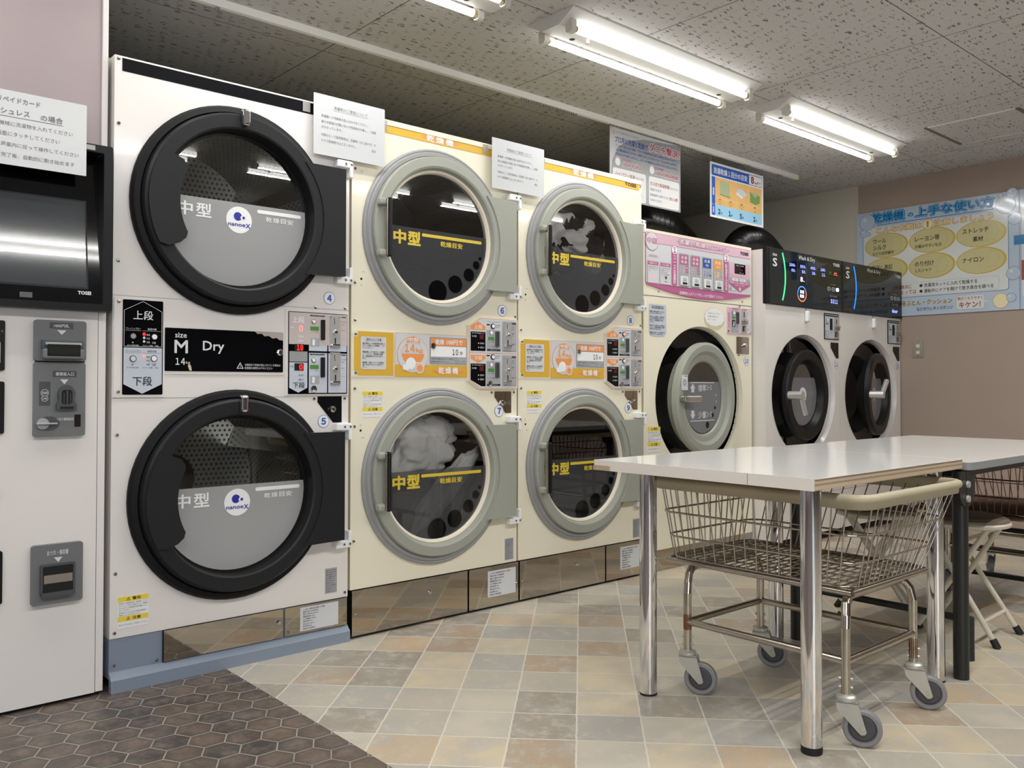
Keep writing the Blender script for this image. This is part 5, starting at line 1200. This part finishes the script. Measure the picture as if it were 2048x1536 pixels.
# the shut side strip of washer 11 carries two screws
# ---------------------------------------------------------------- exhaust ducts
def duct(label, path, r):
    P = [Vector(p) for p in path]; pts = []; rad = []
    n = 72
    for i in range(n + 1):
        s_ = i / n * (len(P) - 1); k = min(int(s_), len(P) - 2); f = s_ - k
        p0, p1, p2, p3 = P[max(k - 1, 0)], P[k], P[k + 1], P[min(k + 2, len(P) - 1)]
        q_ = 0.5 * ((2 * p1) + (p2 - p0) * f + (2 * p0 - 5 * p1 + 4 * p2 - p3) * f * f + (3 * p1 - p0 - 3 * p2 + p3) * f ** 3)
        pts.append(q_); rad.append(r * (1.0 if i % 2 else 0.91) * (1 + 0.03 * noise.noise(q_ * 9)))
    b = MB(); b.tube(pts, r, DUCT, 28, False, True, rad)
    o = b.build('exhaust_duct'); o.location = (0, 0, 0)
    return tag(o, label, 'duct', 'black exhaust ducts')
duct('black flexible exhaust duct arching up behind washer 10', [(4.02, 0.6, 1.80), (4.02, 0.6, 1.84), (4.06, 0.62, 1.92), (4.22, 0.66, 2.0), (4.5, 0.70, 2.0), (4.76, 0.75, 1.93), (4.85, 0.77, 1.84), (4.85, 0.77, 1.80)], 0.13)
d2 = duct('black flexible exhaust duct arching up behind washer 11, with a patch of grey tape', [(5.0, 0.44, 1.79), (5.0, 0.44, 1.83), (5.05, 0.46, 1.9), (5.18, 0.49, 1.962), (5.4, 0.54, 1.957), (5.58, 0.57, 1.89), (5.64, 0.58, 1.83), (5.64, 0.58, 1.79)], 0.125)
b = MB()
b.add([(0, 0, 0), (0.11, 0.02, -0.02), (0.12, 0.03, 0.03), (0.02, 0.03, 0.06)], [(0, 1, 2, 3)], mat('grey_tape', '8b8f8c', 0.4)); b.build('tape_patch', d2, 'grey tape patch', (5.23, 0.392, 1.975))

# ---------------------------------------------------------------- hanging signs
S1 = thing('hanging_sign', 'grey printed sign reading ダニを撃退 hung from the rail by wires', 'sign', (3.616, 0.36, 2.032))
b = MB(); b.plate(0, 0, 0.64, 0.409, -0.002, 0.002, mat('sign_grey', '9b9ea4', 0.3), 0.006); d = 0.0026
b.flat([(0.0, 0.1), (0.0, 0.405), (0.62, 0.405), (0.5, 0.395), (0.3, 0.383), (0.16, 0.35), (0.07, 0.3), (0.02, 0.22)], d, P_LG)
b.text('がんこな菌も汚れも スッキリおまかせ', 0.057, 0.377, 0.25, 0.387, d + 0.0005, INKG); b.flat([(0.02, 0.385), (0.035, 0.398), (0.042, 0.372), (0.034, 0.36)], d + 0.0005, P_PK)
b.text('プロ用の洗濯と乾燥で', 0.042, 0.322, 0.328, 0.358, d + 0.0005, P_BL, 0.025)
RED = mat('sign_red', 'b23a5c', 0.4)
b.text('ダニを撃退！', 0.336, 0.318, 0.632, 0.378, d + 0.0005, P_W, 0.09); b.text('ダニを撃退！', 0.34, 0.322, 0.628, 0.374, d + 0.001, RED, 0.03)
b.rows(['アレルギー性ぜん息や鼻炎、アトピー性皮膚炎を引き起こす原因と言われているダニ。', 'ダニの潜む寝具は洗うだけでは、効果的であることをご存じですか？ ほとんどのダニは日光干し', 'するだけでは死にませんし、ほこりや湿気をとるだけではとれないのです。'], 0.047, 0.314, 0.016, 0.024, d + 0.0005, P_BL, 0.606, 0.01)
for u0, u1, a_, c_, v_ in ((0.107, 0.285, 'プロの洗い', 'タタキ洗い', 0.194), (0.395, 0.62, 'プロの乾燥', 'ガス式高温乾燥', 0.192)):
    b.text(a_, u0, v_ + 0.036, u0 + 0.08, v_ + 0.048, d + 0.0005, RED); b.text(c_, u0 - 0.003, v_ - 0.004, u1, v_ + 0.03, d + 0.0005, P_W, 0.08); b.text(c_, u0, v_, u1 - 0.003, v_ + 0.027, d + 0.001, RED, 0.03)
for u in (0.066, 0.367): b.disc(u, 0.214, 0.022, d + 0.0005, P_W, 0.022); b.disc(u, 0.226, 0.02, d + 0.0003, P_PK, 0.02)
b.rect(0.024, 0.008, 0.313, 0.178, d + 0.0005, P_W, 0.014); b.rect(0.338, 0.008, 0.624, 0.178, d + 0.0005, P_W, 0.014)
b.text('ハイパワー洗浄', 0.045, 0.134, 0.215, 0.158, d + 0.001, RED, 0.02); b.text('でダニの死', 0.22, 0.136, 0.29, 0.152, d + 0.001, P_BL)
b.text('骸やフンも洗い流します。', 0.045, 0.1, 0.26, 0.118, d + 0.001, P_BL); b.text('お布団もスッキリです。', 0.045, 0.04, 0.29, 0.058, d + 0.001, P_BL)
b.text('ガス式で高温乾燥', 0.35, 0.125, 0.53, 0.147, d + 0.001, RED, 0.02); b.text('だからダニを', 0.535, 0.126, 0.615, 0.14, d + 0.001, P_BL); b.text('死滅させます。', 0.35, 0.093, 0.46, 0.11, d + 0.001, P_BL); b.text('家庭乾燥では味わえない', 0.35, 0.062, 0.525, 0.078, d + 0.001, P_BL); b.text('安心感', 0.53, 0.06, 0.61, 0.08, d + 0.001, RED, 0.02); b.text('を味わえます。', 0.35, 0.032, 0.465, 0.048, d + 0.001, P_BL)
b.build('sign_board', S1)
for u in (0.012, 0.628): k = MB(); k.cyl((u, 0, 0.395), (u, 0, 0.421), 0.0013, HOOKM, 6); k.tube([(u, -0.004, 0.39), (u, -0.006, 0.4), (u, 0, 0.405), (u, 0.004, 0.398)], 0.0013, HOOKM, 5); k.build('hanging_wire', S1)
S2 = thing('hanging_sign', 'blue and orange sign reading 8kgまで hung by chains right of the grey sign', 'sign', (4.562, 0.36, 2.05))
b = MB(); b.plate(-0.002, 0.0, 0.6, 0.352, -0.002, 0.002, P_W, 0.002); d = 0.0026
SB = mat('sign_blue', '1f5fc4', 0.35); SO = mat('sign_orange', 'efc07a', 0.4); SL = mat('sign_light_blue', '9fd3f2', 0.4); SR = mat('sign_dark_red', 'a82a2a', 0.4)
b.rect(0.012, 0.268, 0.582, 0.338, d, SB, 0.01); b.rect(0.43, 0.272, 0.578, 0.334, d + 0.0004, P_W, 0.008)
b.text('洗濯乾燥１回分の目安', 0.032, 0.282, 0.408, 0.322, d + 0.0006, P_W, 0.03); b.text('8', 0.45, 0.279, 0.487, 0.328, d + 0.0008, SR, 0.05); b.text('kgまで', 0.494, 0.28, 0.565, 0.3, d + 0.0008, INK, 0.03)
b.rect(0.052, 0.084, 0.58, 0.26, d, SO); b.rect(0.052, 0.014, 0.58, 0.084, d, SL); b.rect(0.012, 0.014, 0.05, 0.26, d, SB); b.rect(0.012, 0.083, 0.05, 0.0845, d + 0.0004, P_W)
b.text('種類', 0.022, 0.14, 0.04, 0.19, d + 0.0005, P_W, 0.02, vert=True); b.text('枚数', 0.022, 0.028, 0.04, 0.07, d + 0.0005, P_W, 0.02, vert=True)
for u in (0.17, 0.28, 0.425): b.rect(u, 0.084, u + 0.001, 0.26, d + 0.0003, P_W)
b.rect(0.052, 0.128, 0.58, 0.129, d + 0.0003, P_W)
TG = mat('towel_green', 'b3bd96', 0.6); TG2 = mat('towel_dark_green', '7da05a', 0.6)
b.flat([(0.1, 0.16), (0.212, 0.15), (0.202, 0.24), (0.1, 0.242)], d + 0.0005, TG); b.flat([(0.1, 0.16), (0.212, 0.15), (0.213, 0.143), (0.1, 0.153)], d + 0.0007, TG2)
b.flat([(0.277, 0.185), (0.345, 0.16), (0.41, 0.195), (0.355, 0.222), (0.3, 0.225)], d + 0.0005, P_LG); b.flat([(0.277, 0.185), (0.345, 0.16), (0.36, 0.168), (0.29, 0.195)], d + 0.0007, P_W)
b.flat([(0.44, 0.152), (0.505, 0.142), (0.555, 0.158), (0.555, 0.205), (0.52, 0.22), (0.44, 0.222)], d + 0.0005, TG2); b.flat([(0.44, 0.222), (0.5, 0.188), (0.545, 0.216), (0.52, 0.22)], d + 0.0007, TG)
for u, n_, l1, l2 in ((0.08, '2', '毛布', '(一般シングル)'), (0.195, '1', '毛布', '(ダブル)'), (0.322, '5', '敷布', '(ダブル)'), (0.478, '2', '夏掛け', '')):
    b.text(n_, u, 0.026, u + 0.024, 0.06, d + 0.0005, INK, 0.03); b.text('枚', u + 0.028, 0.028, u + 0.044, 0.044, d + 0.0005, INK, 0.02)
    b.text(l1, u + 0.008, 0.116, u + 0.036, 0.126, d + 0.0006, INK, 0.01); (b.text(l2, u - 0.004, 0.103, u + 0.048, 0.111, d + 0.0006, INK) if l2 else None); b.text('なら', u + 0.01, 0.089, u + 0.034, 0.099, d + 0.0006, INK)
b.build('sign_board', S2)
for u in (0.008, 0.592):
    k = MB()
    for i in range(9): z_ = 0.342 + i * 0.0066; k.tube([(u + 0.0025 * math.cos(a_) * (i % 2), 0.0025 * math.cos(a_) * (1 - i % 2), z_ + 0.005 * math.sin(a_)) for a_ in [2 * PI * q_ / 6 for q_ in range(6)]], 0.0009, HOOKM, 4, True)
    k.build('hanging_chain', S2)

# ---------------------------------------------------------------- wall poster
PW = thing('wall_poster', 'large pale blue dryer poster reading 乾燥機の上手な使い方 on the right wall', 'poster', (XW - 0.008, 0.241, 1.48), -PI / 2)
PB = mat('poster_sky', 'bccbdd', 0.15, coat=0.3, var=0.1, vs=5); PWH = mat('poster_white', 'dbe0df', 0.15, coat=0.3); PBL = mat('poster_blue', '1677b4', 0.2); PDB = mat('poster_line_blue', '2476a8', 0.2); PYE = mat('poster_yellow', 'cdc592', 0.2); PYR = mat('poster_gold', 'cdb24c', 0.2); PBR = mat('poster_brown', 'b8843c', 0.2); PCR = mat('poster_cream', 'efe2b8', 0.2); PRD = mat('poster_red', 'a85040', 0.2)
b = MB(); b.plate(0, 0, 1.75, 0.784, -0.003, 0.003, PB); d = 0.0036
b.rect(0.05, 0.132, 1.047, 0.66, d, PDB, 0.02); b.rect(0.0535, 0.1355, 1.0435, 0.66, d + 0.0003, PWH, 0.018); b.rect(0.06, 0.6, 1.037, 0.665, d + 0.0005, PWH)
b.flat([(0.05, 0.6), (0.1, 0.67), (0.96, 0.67), (1.0, 0.665), (1.05, 0.62), (1.05, 0.7), (0.04, 0.7)], d + 0.0007, PB)
e = d + 0.0012
b.text('乾燥機', 0.112, 0.69, 0.368, 0.778, e, PDB, 0.1); b.text('乾燥機', 0.118, 0.695, 0.362, 0.772, e + 0.0005, SL, 0.07); b.text('乾燥機', 0.122, 0.699, 0.358, 0.768, e + 0.001, PBL, 0.04)
b.text('の', 0.38, 0.705, 0.428, 0.745, e, SL, 0.1); b.text('の', 0.384, 0.709, 0.424, 0.741, e + 0.0005, PBL, 0.04)
b.text('上手な使い方', 0.432, 0.692, 0.964, 0.776, e, PDB, 0.1); b.text('上手な使い方', 0.438, 0.697, 0.958, 0.771, e + 0.0005, SL, 0.07); b.text('上手な使い方', 0.442, 0.701, 0.954, 0.767, e + 0.001, PBL, 0.04)
b.rect(0.153, 0.679, 0.96, 0.684, e, PDB)
b.text('こんな衣類は', 0.152, 0.616, 0.483, 0.664, e, PBR, 0.09); b.text('こんな衣類は', 0.157, 0.62, 0.478, 0.66, e + 0.0005, PCR, 0.02)
b.disc(0.524, 0.64, 0.037, e, PBR, 0.035); b.disc(0.524, 0.64, 0.034, e + 0.0003, PCR, 0.032); b.text('!', 0.516, 0.618, 0.532, 0.664, e + 0.0006, PBR, 0.08)
b.text('注意しましょう', 0.565, 0.616, 0.955, 0.664, e, PBR, 0.09); b.text('注意しましょう', 0.57, 0.62, 0.95, 0.66, e + 0.0005, PCR, 0.02)
SKT = mat('poster_sketch', 'c6bd78', 0.25)
for cx, cz in ((0.227, 0.526), (0.552, 0.526), (0.875, 0.526), (0.224, 0.345), (0.55, 0.345), (0.875, 0.345)):
    b.disc(cx, cz, 0.16, e, PYR, 0.0903, 48); b.disc(cx - 0.004, cz, 0.149, e + 0.0003, PYE, 0.084, 48)
    b.flat([(cx + 0.03, cz - 0.05), (cx + 0.05, cz + 0.05), (cx + 0.09, cz + 0.062), (cx + 0.115, cz + 0.01), (cx + 0.09, cz - 0.05)], e + 0.0005, SKT); b.flat([(cx + 0.034, cz - 0.046), (cx + 0.053, cz + 0.046), (cx + 0.088, cz + 0.057), (cx + 0.11, cz + 0.01), (cx + 0.088, cz - 0.046)], e + 0.0007, PYE)
for tt, u0, v0, u1, v1 in (('ウール', 0.13, 0.545, 0.226, 0.58), ('シルク', 0.13, 0.497, 0.226, 0.533), ('などの自然素材', 0.125, 0.458, 0.282, 0.484), ('レーヨン等', 0.435, 0.522, 0.605, 0.56), ('の縮みやすいもの', 0.435, 0.475, 0.618, 0.502), ('ストレッチ', 0.757, 0.535, 0.925, 0.57), ('素材', 0.824, 0.476, 0.89, 0.512), ('陰干し表記', 0.121, 0.347, 0.272, 0.385), ('のり付け', 0.434, 0.345, 0.565, 0.383), ('したシャツ', 0.437, 0.304, 0.548, 0.33), ('ナイロン', 0.756, 0.338, 0.893, 0.372)):
    b.text(tt, u0, v0, u1, v1, e + 0.001, INK, 0.02)
b.rect(0.24, 0.145, 0.985, 0.235, e, INKL, 0.015); b.rect(0.2415, 0.1465, 0.9835, 0.2335, e + 0.0003, PWH, 0.014)
b.text('ご素材に', 0.312, 0.193, 0.41, 0.224, e + 0.0006, PRD, 0.02); b.text('よっては', 0.33, 0.155, 0.443, 0.186, e + 0.0006, PRD, 0.02)
for v0, tt, u1 in ((0.195, '洗濯用ネットに入れて乾燥する', 0.85), (0.155, '運転中にドアを開けて乾き具合を調べる', 0.952)): b.disc(0.475, v0 + 0.014, 0.011, e + 0.0006, mat('dark_red_dot', '5a2620', 0.3)); b.text(tt, 0.496, v0, u1, v0 + 0.028, e + 0.0006, INK, 0.02)
b.text('座ぶとん・クッション', 0.33, 0.068, 0.692, 0.112, e + 0.0004, PCR, 0.09); b.text('座ぶとん・クッション', 0.334, 0.071, 0.688, 0.109, e + 0.0008, INK, 0.015); b.text('などのウレタンスポンジ', 0.445, 0.03, 0.69, 0.056, e + 0.0006, INK, 0.01)
b.rect(0.712, 0.02, 0.896, 0.118, e, PBR, 0.015); b.rect(0.7135, 0.0215, 0.8945, 0.1165, e + 0.0003, PWH, 0.014); b.flat([(0.89, 0.074), (0.935, 0.069), (0.89, 0.063)], e + 0.0004, PWH)
b.text('熱がこもりやすく', 0.722, 0.084, 0.885, 0.108, e + 0.0008, PRD, 0.02); b.text('キケン！', 0.73, 0.032, 0.87, 0.072, e + 0.0008, PRD, 0.03)
b.disc(0.996, 0.064, 0.05, e, PBR, 0.05); b.disc(0.996, 0.064, 0.048, e + 0.0003, PCR, 0.048)
for bi, (cx, cz, r_) in enumerate(((0.085, 0.712, 0.06), (0.06, 0.63, 0.03), (0.097, 0.622, 0.015), (1.03, 0.70, 0.062), (1.085, 0.6, 0.042), (1.0, 0.765, 0.016), (1.075, 0.24, 0.045), (1.06, 0.08, 0.03), (1.07, 0.77, 0.035))): eb = e + bi * 6e-5; b.disc(cx, cz, r_, eb + 0.001, PDB); b.disc(cx, cz, r_ - 0.002, eb + 0.0013, PB); b.disc(cx - r_ * .3, cz + r_ * .35, r_ * .25, eb + 0.0016, PWH)
b.rect(1.108, 0, 1.116, 0.784, e, mat('poster_fold', '8fa9cf', 0.2)); b.rect(1.078, 0.425, 1.3, 0.487, e + 0.0005, PBL); b.rect(1.16, 0.34, 1.222, 0.57, e + 0.0005, PBL); b.rect(1.125, 0.08, 1.7, 0.7, e, PWH, 0.02); b.rect(1.122, 0.19, 1.14, 0.32, e + 0.0006, PRD)
b.build('poster_sheet', PW)

# light switch
LS = thing('light_switch', 'small metal light switch plate with two rockers on the rose wall', 'switch', (XW, -0.207, 1.238), -PI / 2)
b = MB(); b.plate(-0.037, -0.06, 0.037, 0.06, 0.0, 0.006, SWPL, 0.004); b.disc(0, 0.05, 0.003, 0.0064, DARK, None, 10); b.disc(0, -0.05, 0.003, 0.0064, DARK, None, 10); b.build('switch_plate', LS)
for v in (0.023, -0.023): k = MB(); k.box(-0.013, -0.011, v - 0.012, 0.013, -0.006, v + 0.012, P_LG, 0.002); k.build('rocker', LS)

# ---------------------------------------------------------------- tables
T1 = thing('folding_table', 'white laminate table with round chrome legs and a bare plywood front edge', 'table', (2.1, -1.735, 0))
TL, TD, TZ = 0.955, 0.79, 0.731
PLY, N = newmat('plywood_edge')
tc = N.n('ShaderNodeTexCoord'); sp = N.n('ShaderNodeSeparateXYZ'); N.l(tc.outputs['Object'], sp.inputs[0])
st = N.ramp(N.m('FRACT', N.m('MULTIPLY', N.m('SUBTRACT', sp.outputs[2], 0.698), 1 / 0.0165)), [(0.0, '7d6650'), (0.16, 'b79f84'), (0.5, 'c4ae94'), (0.84, 'b0977b'), (0.95, '705a46')])
nn = N.noise(tc.outputs['Object'], 60, 4); N.l(N.mix(N.m('MULTIPLY', nn.outputs[0], 0.4), st, (*lin('b9b09c'), 1)), N.b.inputs['Base Color']); N.b.inputs['Roughness'].default_value = 0.7
b = MB()
b.box(0, 0.003, 0.699, TL, TD, TZ - 0.0015, PLY); b.box(0, 0.0, TZ - 0.0015, TL, TD, TZ, LAMI)
b.box(-0.002, 0.004, 0.698, 0.0, TD, TZ, LAMIE); b.box(TL, 0.004, 0.698, TL + 0.002, TD, TZ, LAMIE); b.box(0, TD, 0.698, TL, TD + 0.002, TZ, LAMIE)
b.box(-0.0024, 0.205, 0.7, -0.0019, 0.2065, TZ, mat('crack', '8a6a58', 0.8)); b.box(-0.0026, 0.72, 0.698, -0.0019, TD, 0.714, mat('worn_edge', 'b8a688', 0.8, var=0.3, vs=60))
b.build('table_top', T1, 'white laminate top with plywood front edge')
for u, v, ch in ((0.035, 0.035, 0.02), (0.05, 0.605, 0.007), (0.862, 0.055, 0.007), (0.845, 0.64, 0.007)):
    k = MB(); k.turn((u, v, ch), [(0.0275, 0), (0.0275, 0.698 - ch)], CHROME, 28); leg = k.build('leg', T1, 'round chrome leg')
    k = MB(); k.turn((u, v, 0), [(0.027, 0), (0.028, 0.003), (0.028, ch)], RUBB, 24); k.build('leg_cap', leg, 'black rubber foot')
T2 = thing('folding_table', 'white topped folding table with a grey edge and black tube legs, beside the chrome-legged table', 'table', (3.06, -1.757, 0))
b = MB(); pts = MB.rr(0.0, 0.0, 1.5, 0.855, 0.022, 5)
z0, z1 = 0.694, 0.7195; n_ = len(pts)
b.add([(u, v, z1) for u, v in pts], [tuple(range(n_))], LAMI); b.add([(u, v, z0) for u, v in pts], [tuple(range(n_))[::-1]], TBLK); b.add([(u, v, z0) for u, v in pts] + [(u, v, z1) for u, v in pts], [(k, (k + 1) % n_, n_ + (k + 1) % n_, n_ + k) for k in range(n_)], EDGEG, True)
b.build('table_top', T2, 'white top with grey edge band')
b = MB()
for v in (0.04, 0.79): b.box(0.02, v, 0.668, 1.48, v + 0.025, 0.694, TBLK)
for u in (0.02, 1.455): b.box(u, 0.04, 0.668, u + 0.025, 0.815, 0.694, TBLK)
b.build('under_frame', T2, 'black under frame')
for u in (-0.022, 1.38):
    for v in (0.032, 0.635):
        uu = u if u > 0 else u + 0.0
        k = MB(); k.turn((uu + 0.012, v, 0.0), [(0.0245, 0), (0.0245, 0.69)], TBLK, 20); leg = k.build('leg', T2, 'black tube leg')
        k = MB(); k.ext([(uu - 0.05, 0.69), (uu - 0.05, 0.645)] + MB.el(uu + 0.014, 0.632, 0.064, 0.06, 16, 180, 360) + [(uu + 0.078, 0.645), (uu + 0.078, 0.69)], -(v - 0.022) - 0.003, -(v - 0.022) + 0.001, TBLK)
        for z_ in (0.648, 0.6): k.lathe(uu + 0.012, z_, [(0.012, -(v - 0.024)), (0.011, -(v - 0.028) + 0.003), (0.0005, -(v - 0.03) + 0.004)], ZINC, 14)
        k.build('leg_bracket', leg, 'black half-round bracket with bolts')
        if v < 0.1 and u < 0.1: k = MB(); k.turn((uu + 0.085, v + 0.005, 0.045), [(0.0195, 0), (0.0195, 0.145)], TBLK, 18); k.box(uu + 0.03, v, 0.07, uu + 0.07, v + 0.01, 0.16, TBLK); k.build('catch_tube', leg, 'short black catch tube')
    k = MB(); k.tube([(u + 0.012, 0.05, 0.2), (u + 0.012, 0.62, 0.2)], 0.0125, TBLK, 12)
    if u > 1: k.tube([(u + 0.012, 0.05, 0.3), (u + 0.012, 0.62, 0.3)], 0.0125, TBLK, 12); k.tube([(u + 0.012, 0.05, 0.08), (u + 0.012, 0.62, 0.08)], 0.0125, TBLK, 12)
    k.build('cross_bar', T2, 'black cross bar')

# ---------------------------------------------------------------- laundry carts
def cart(x, y, label, wire, bump, rz=0.0):
    t = thing('laundry_cart', label, 'laundry cart', (x, y, 0), rz, 'wire laundry carts')
    # posts and frames
    px, py = 0.207, 0.265
    hx, hy = 0.235, 0.32     # basket bottom half size
    tx, ty = 0.325, 0.365    # basket rim half size
    bx, by, ox, oy = 0.075, 0.06, 0.118, 0.045   # where the basket sits on its frame
    for sy in (-1, 1):
        b = MB(); P = [(-px, sy * py, 0.125), (-px, sy * py, 0.315), (-px + 0.006, sy * py + 0.002, 0.345), (-px + 0.022, sy * py + 0.01, 0.372), (-px + 0.05, sy * py + 0.02, 0.384), (-px + 0.085, sy * py + 0.03, 0.386), (px - 0.03, sy * py + 0.03, 0.386), (px - 0.012, sy * py + 0.02, 0.38), (px - 0.002, sy * py + 0.008, 0.36), (px, sy * py, 0.325), (px, sy * py, 0.125)]
        b.tube(P, 0.0125, CHROMEW, 14)
        if sy > 0: b.turn((-px, sy * py, 0.2), [(0.0127, 0), (0.0131, 0.02), (0.0127, 0.05)], RUST, 12, cap=False)
        else: b.turn((px, sy * py, 0.15), [(0.0126, 0), (0.0128, 0.03), (0.0126, 0.06)], RUST, 12, cap=False)
        b.build('leg_frame', t, 'bent chrome tube frame')
    b = MB()
    for sx in (-1, 1): b.tube([(bx + sx * hx, by - hy, 0.4), (bx + sx * hx, by + hy, 0.4)], 0.009, wire, 10); b.tube([(sx * px, -py, 0.225), (sx * px, py, 0.225)], 0.011, CHROMEW, 12)
    for sy in (-1, 1): b.tube([(bx - hx, by + sy * hy, 0.4), (bx + hx, by + sy * hy, 0.4)], 0.009, wire, 10); b.tube([(-px, sy * py, 0.225), (px, sy * py, 0.225)], 0.011, CHROMEW, 12)
    b.build('stretcher_frame', t, 'tube stretchers')
    b = MB()
    def loop(a, c, r, z, n=4):
        q = (z - 0.41) / 0.245; mx, my = bx + (ox - bx) * q, by + (oy - by) * q
        return [(u + mx, v + my, z) for u, v in MB.rr(-a, -c, a, c, r, n)]
    lv = lambda z: (hx + (tx - hx) * (z - 0.41) / 0.245, hy + (ty - hy) * (z - 0.41) / 0.245)
    for z in (0.412, 0.482, 0.562): a_, c_ = lv(z); b.tube(loop(a_, c_, 0.06, z), 0.0034, wire, 6, True)
    n1, n2 = 15, 16
    r_ = 0.05
    for i in range(n1):
        f = -1 + 2 * (i + 0.5) / n1
        for sy in (-1, 1): b.cyl((bx + f * (hx - 0.02), by + sy * hy, 0.41), (ox + f * (tx - 0.03), oy + sy * ty, 0.66), 0.0022, wire, 5)
    for i in range(n2):
        f = -1 + 2 * (i + 0.5) / n2
        for sx in (-1, 1): b.cyl((bx + sx * hx, by + f * (hy - 0.02), 0.41), (ox + sx * tx, oy + f * (ty - 0.03), 0.66), 0.0022, wire, 5)
    for i in range(24): f = -1 + 2 * (i + 0.5) / 24; b.cyl((bx - hx, by + f * hy, 0.412), (bx + hx, by + f * hy, 0.412), 0.0024, wire, 5)
    for i in range(7): f = -1 + 2 * (i + 0.5) / 7; b.cyl((bx + f * hx, by - hy, 0.407), (bx + f * hx, by + hy, 0.407), 0.003, wire, 5)
    b.build('wire_basket', t, 'flared wire basket')
    b = MB(); path = MB.rr(ox - tx, oy - ty, ox + tx, oy + ty, 0.05, 8)
    b.sweep(path, [(-0.006, 0.638), (0.004, 0.638), (0.006, 0.654), (0.013, 0.658), (0.016, 0.667), (0.012, 0.676), (0.002, 0.68), (-0.008, 0.676), (-0.01, 0.665), (-0.006, 0.655)], bump); b.build('rim_bumper', t, 'beige plastic rim')
    # casters
    ang = math.atan2(-0.89, 0.45)
    for sx in (-1, 1):
        for sy in (-1, 1):
            k = MB()
            k.turn((0, 0, 0.12), [(0.024, 0), (0.026, 0.004), (0.026, 0.012), (0.02, 0.016), (0.014, 0.018)], ZINC, 22)
            # forked bracket: cheeks either side of the wheel, trailing along local x
            for s_ in (-1, 1):
                ch = [(-0.026, 0.12), (0.03, 0.12), (0.052, 0.045), (0.048, 0.038), (0.038, 0.036), (0.03, 0.043), (-0.022, 0.098)]
                k.ext(ch, s_ * 0.0165 - 0.0015, s_ * 0.0165 + 0.0015, ZINC)
                k.lathe(0.041, 0.052, [(0.0075, s_ * 0.0165), (0.007, s_ * 0.021), (0.0005, s_ * 0.021)], ZINC, 12)
            k.box(-0.026, -0.018, 0.116, 0.03, 0.018, 0.121, ZINC)
            c_ = k.build('caster', t, 'zinc swivel caster', (sx * px, sy * py, 0), (0, 0, ang))
            wh = MB(); wh.lathe(0.041, 0.051, [(0.036, 0.006), (0.038, 0.0125), (0.046, 0.0125), (0.051, 0.008), (0.051, -0.008), (0.046, -0.0125), (0.038, -0.0125), (0.036, -0.006)], TYRE, 36); wh.lathe(0.041, 0.051, [(0.0005, 0.009), (0.03, 0.009), (0.037, 0.006)], HUB, 30); wh.lathe(0.041, 0.051, [(0.0005, -0.009), (0.03, -0.009), (0.037, -0.006)], HUB, 30)
            wh.build('wheel', c_, 'grey rubber wheel')
            bb = MB()
            for z_ in (0.155, 0.178):
                for s_ in (-1, 1): bb.cyl((s_ * 0.012, 0, z_), (s_ * 0.018, 0, z_), 0.004, ZINC, 8)
            bb.build('bolt', c_)
    return t
cart(2.46, -1.47, 'wire laundry cart with a beige rim parked under the chrome-legged table', WIRE, BUMP)
cart(4.54, -1.40, 'brown-wired laundry cart standing behind the folding table at the right edge', WIREB, BUMP, PI / 2)

# ---------------------------------------------------------------- folding stools
def stool(x, y, rz, label):
    t = thing('folding_stool', label, 'stool', (x, y, 0), rz, 'folding stools')
    b = MB(); b.turn((0, 0, 0.428), [(0.15, 0), (0.162, 0.004), (0.164, 0.014), (0.158, 0.02)], STOOLP, 40); b.turn((0, 0, 0.446), [(0.158, 0), (0.155, 0.012), (0.135, 0.022), (0.08, 0.026), (0.001, 0.027)], STOOLS, 40); b.build('seat', t, 'round brown vinyl seat with pale rim')
    for w_, s_ in ((0.132, 1), (0.112, -1)):
        b = MB()
        for sx in (-1, 1): b.cyl((sx * w_, -s_ * 0.15, 0.012), (sx * (w_ - 0.03), s_ * 0.11, 0.43), 0.0105, STOOLP, 12)
        z_ = 0.085; f = (z_ - 0.012) / 0.418; b.cyl((-w_ + 0.03 * f, -s_ * 0.15 + s_ * 0.26 * f, z_), (w_ - 0.03 * f, -s_ * 0.15 + s_ * 0.26 * f, z_), 0.008, STOOLP, 10)
        b.cyl((-w_ + 0.03, s_ * 0.11, 0.425), (w_ - 0.03, s_ * 0.11, 0.425), 0.009, STOOLP, 10)
        fr_ = b.build('leg_frame', t, 'pale crossed tube frame')
        for sx in (-1, 1):
            k = MB(); k.cyl((sx * (w_ + 0.002), -s_ * 0.158, 0.0), (sx * (w_ - 0.001), -s_ * 0.14, 0.03), 0.0135, RUBB, 12); k.build('foot', fr_, 'black rubber foot')
    return t
stool(3.62, -1.52, 0.04, 'brown-seated folding stool in plain view beside the black table leg')
stool(3.60, -1.17, 0.5, 'brown-seated folding stool seen through the wire basket of the nearer cart')

bpy.data.objects.remove(_to)
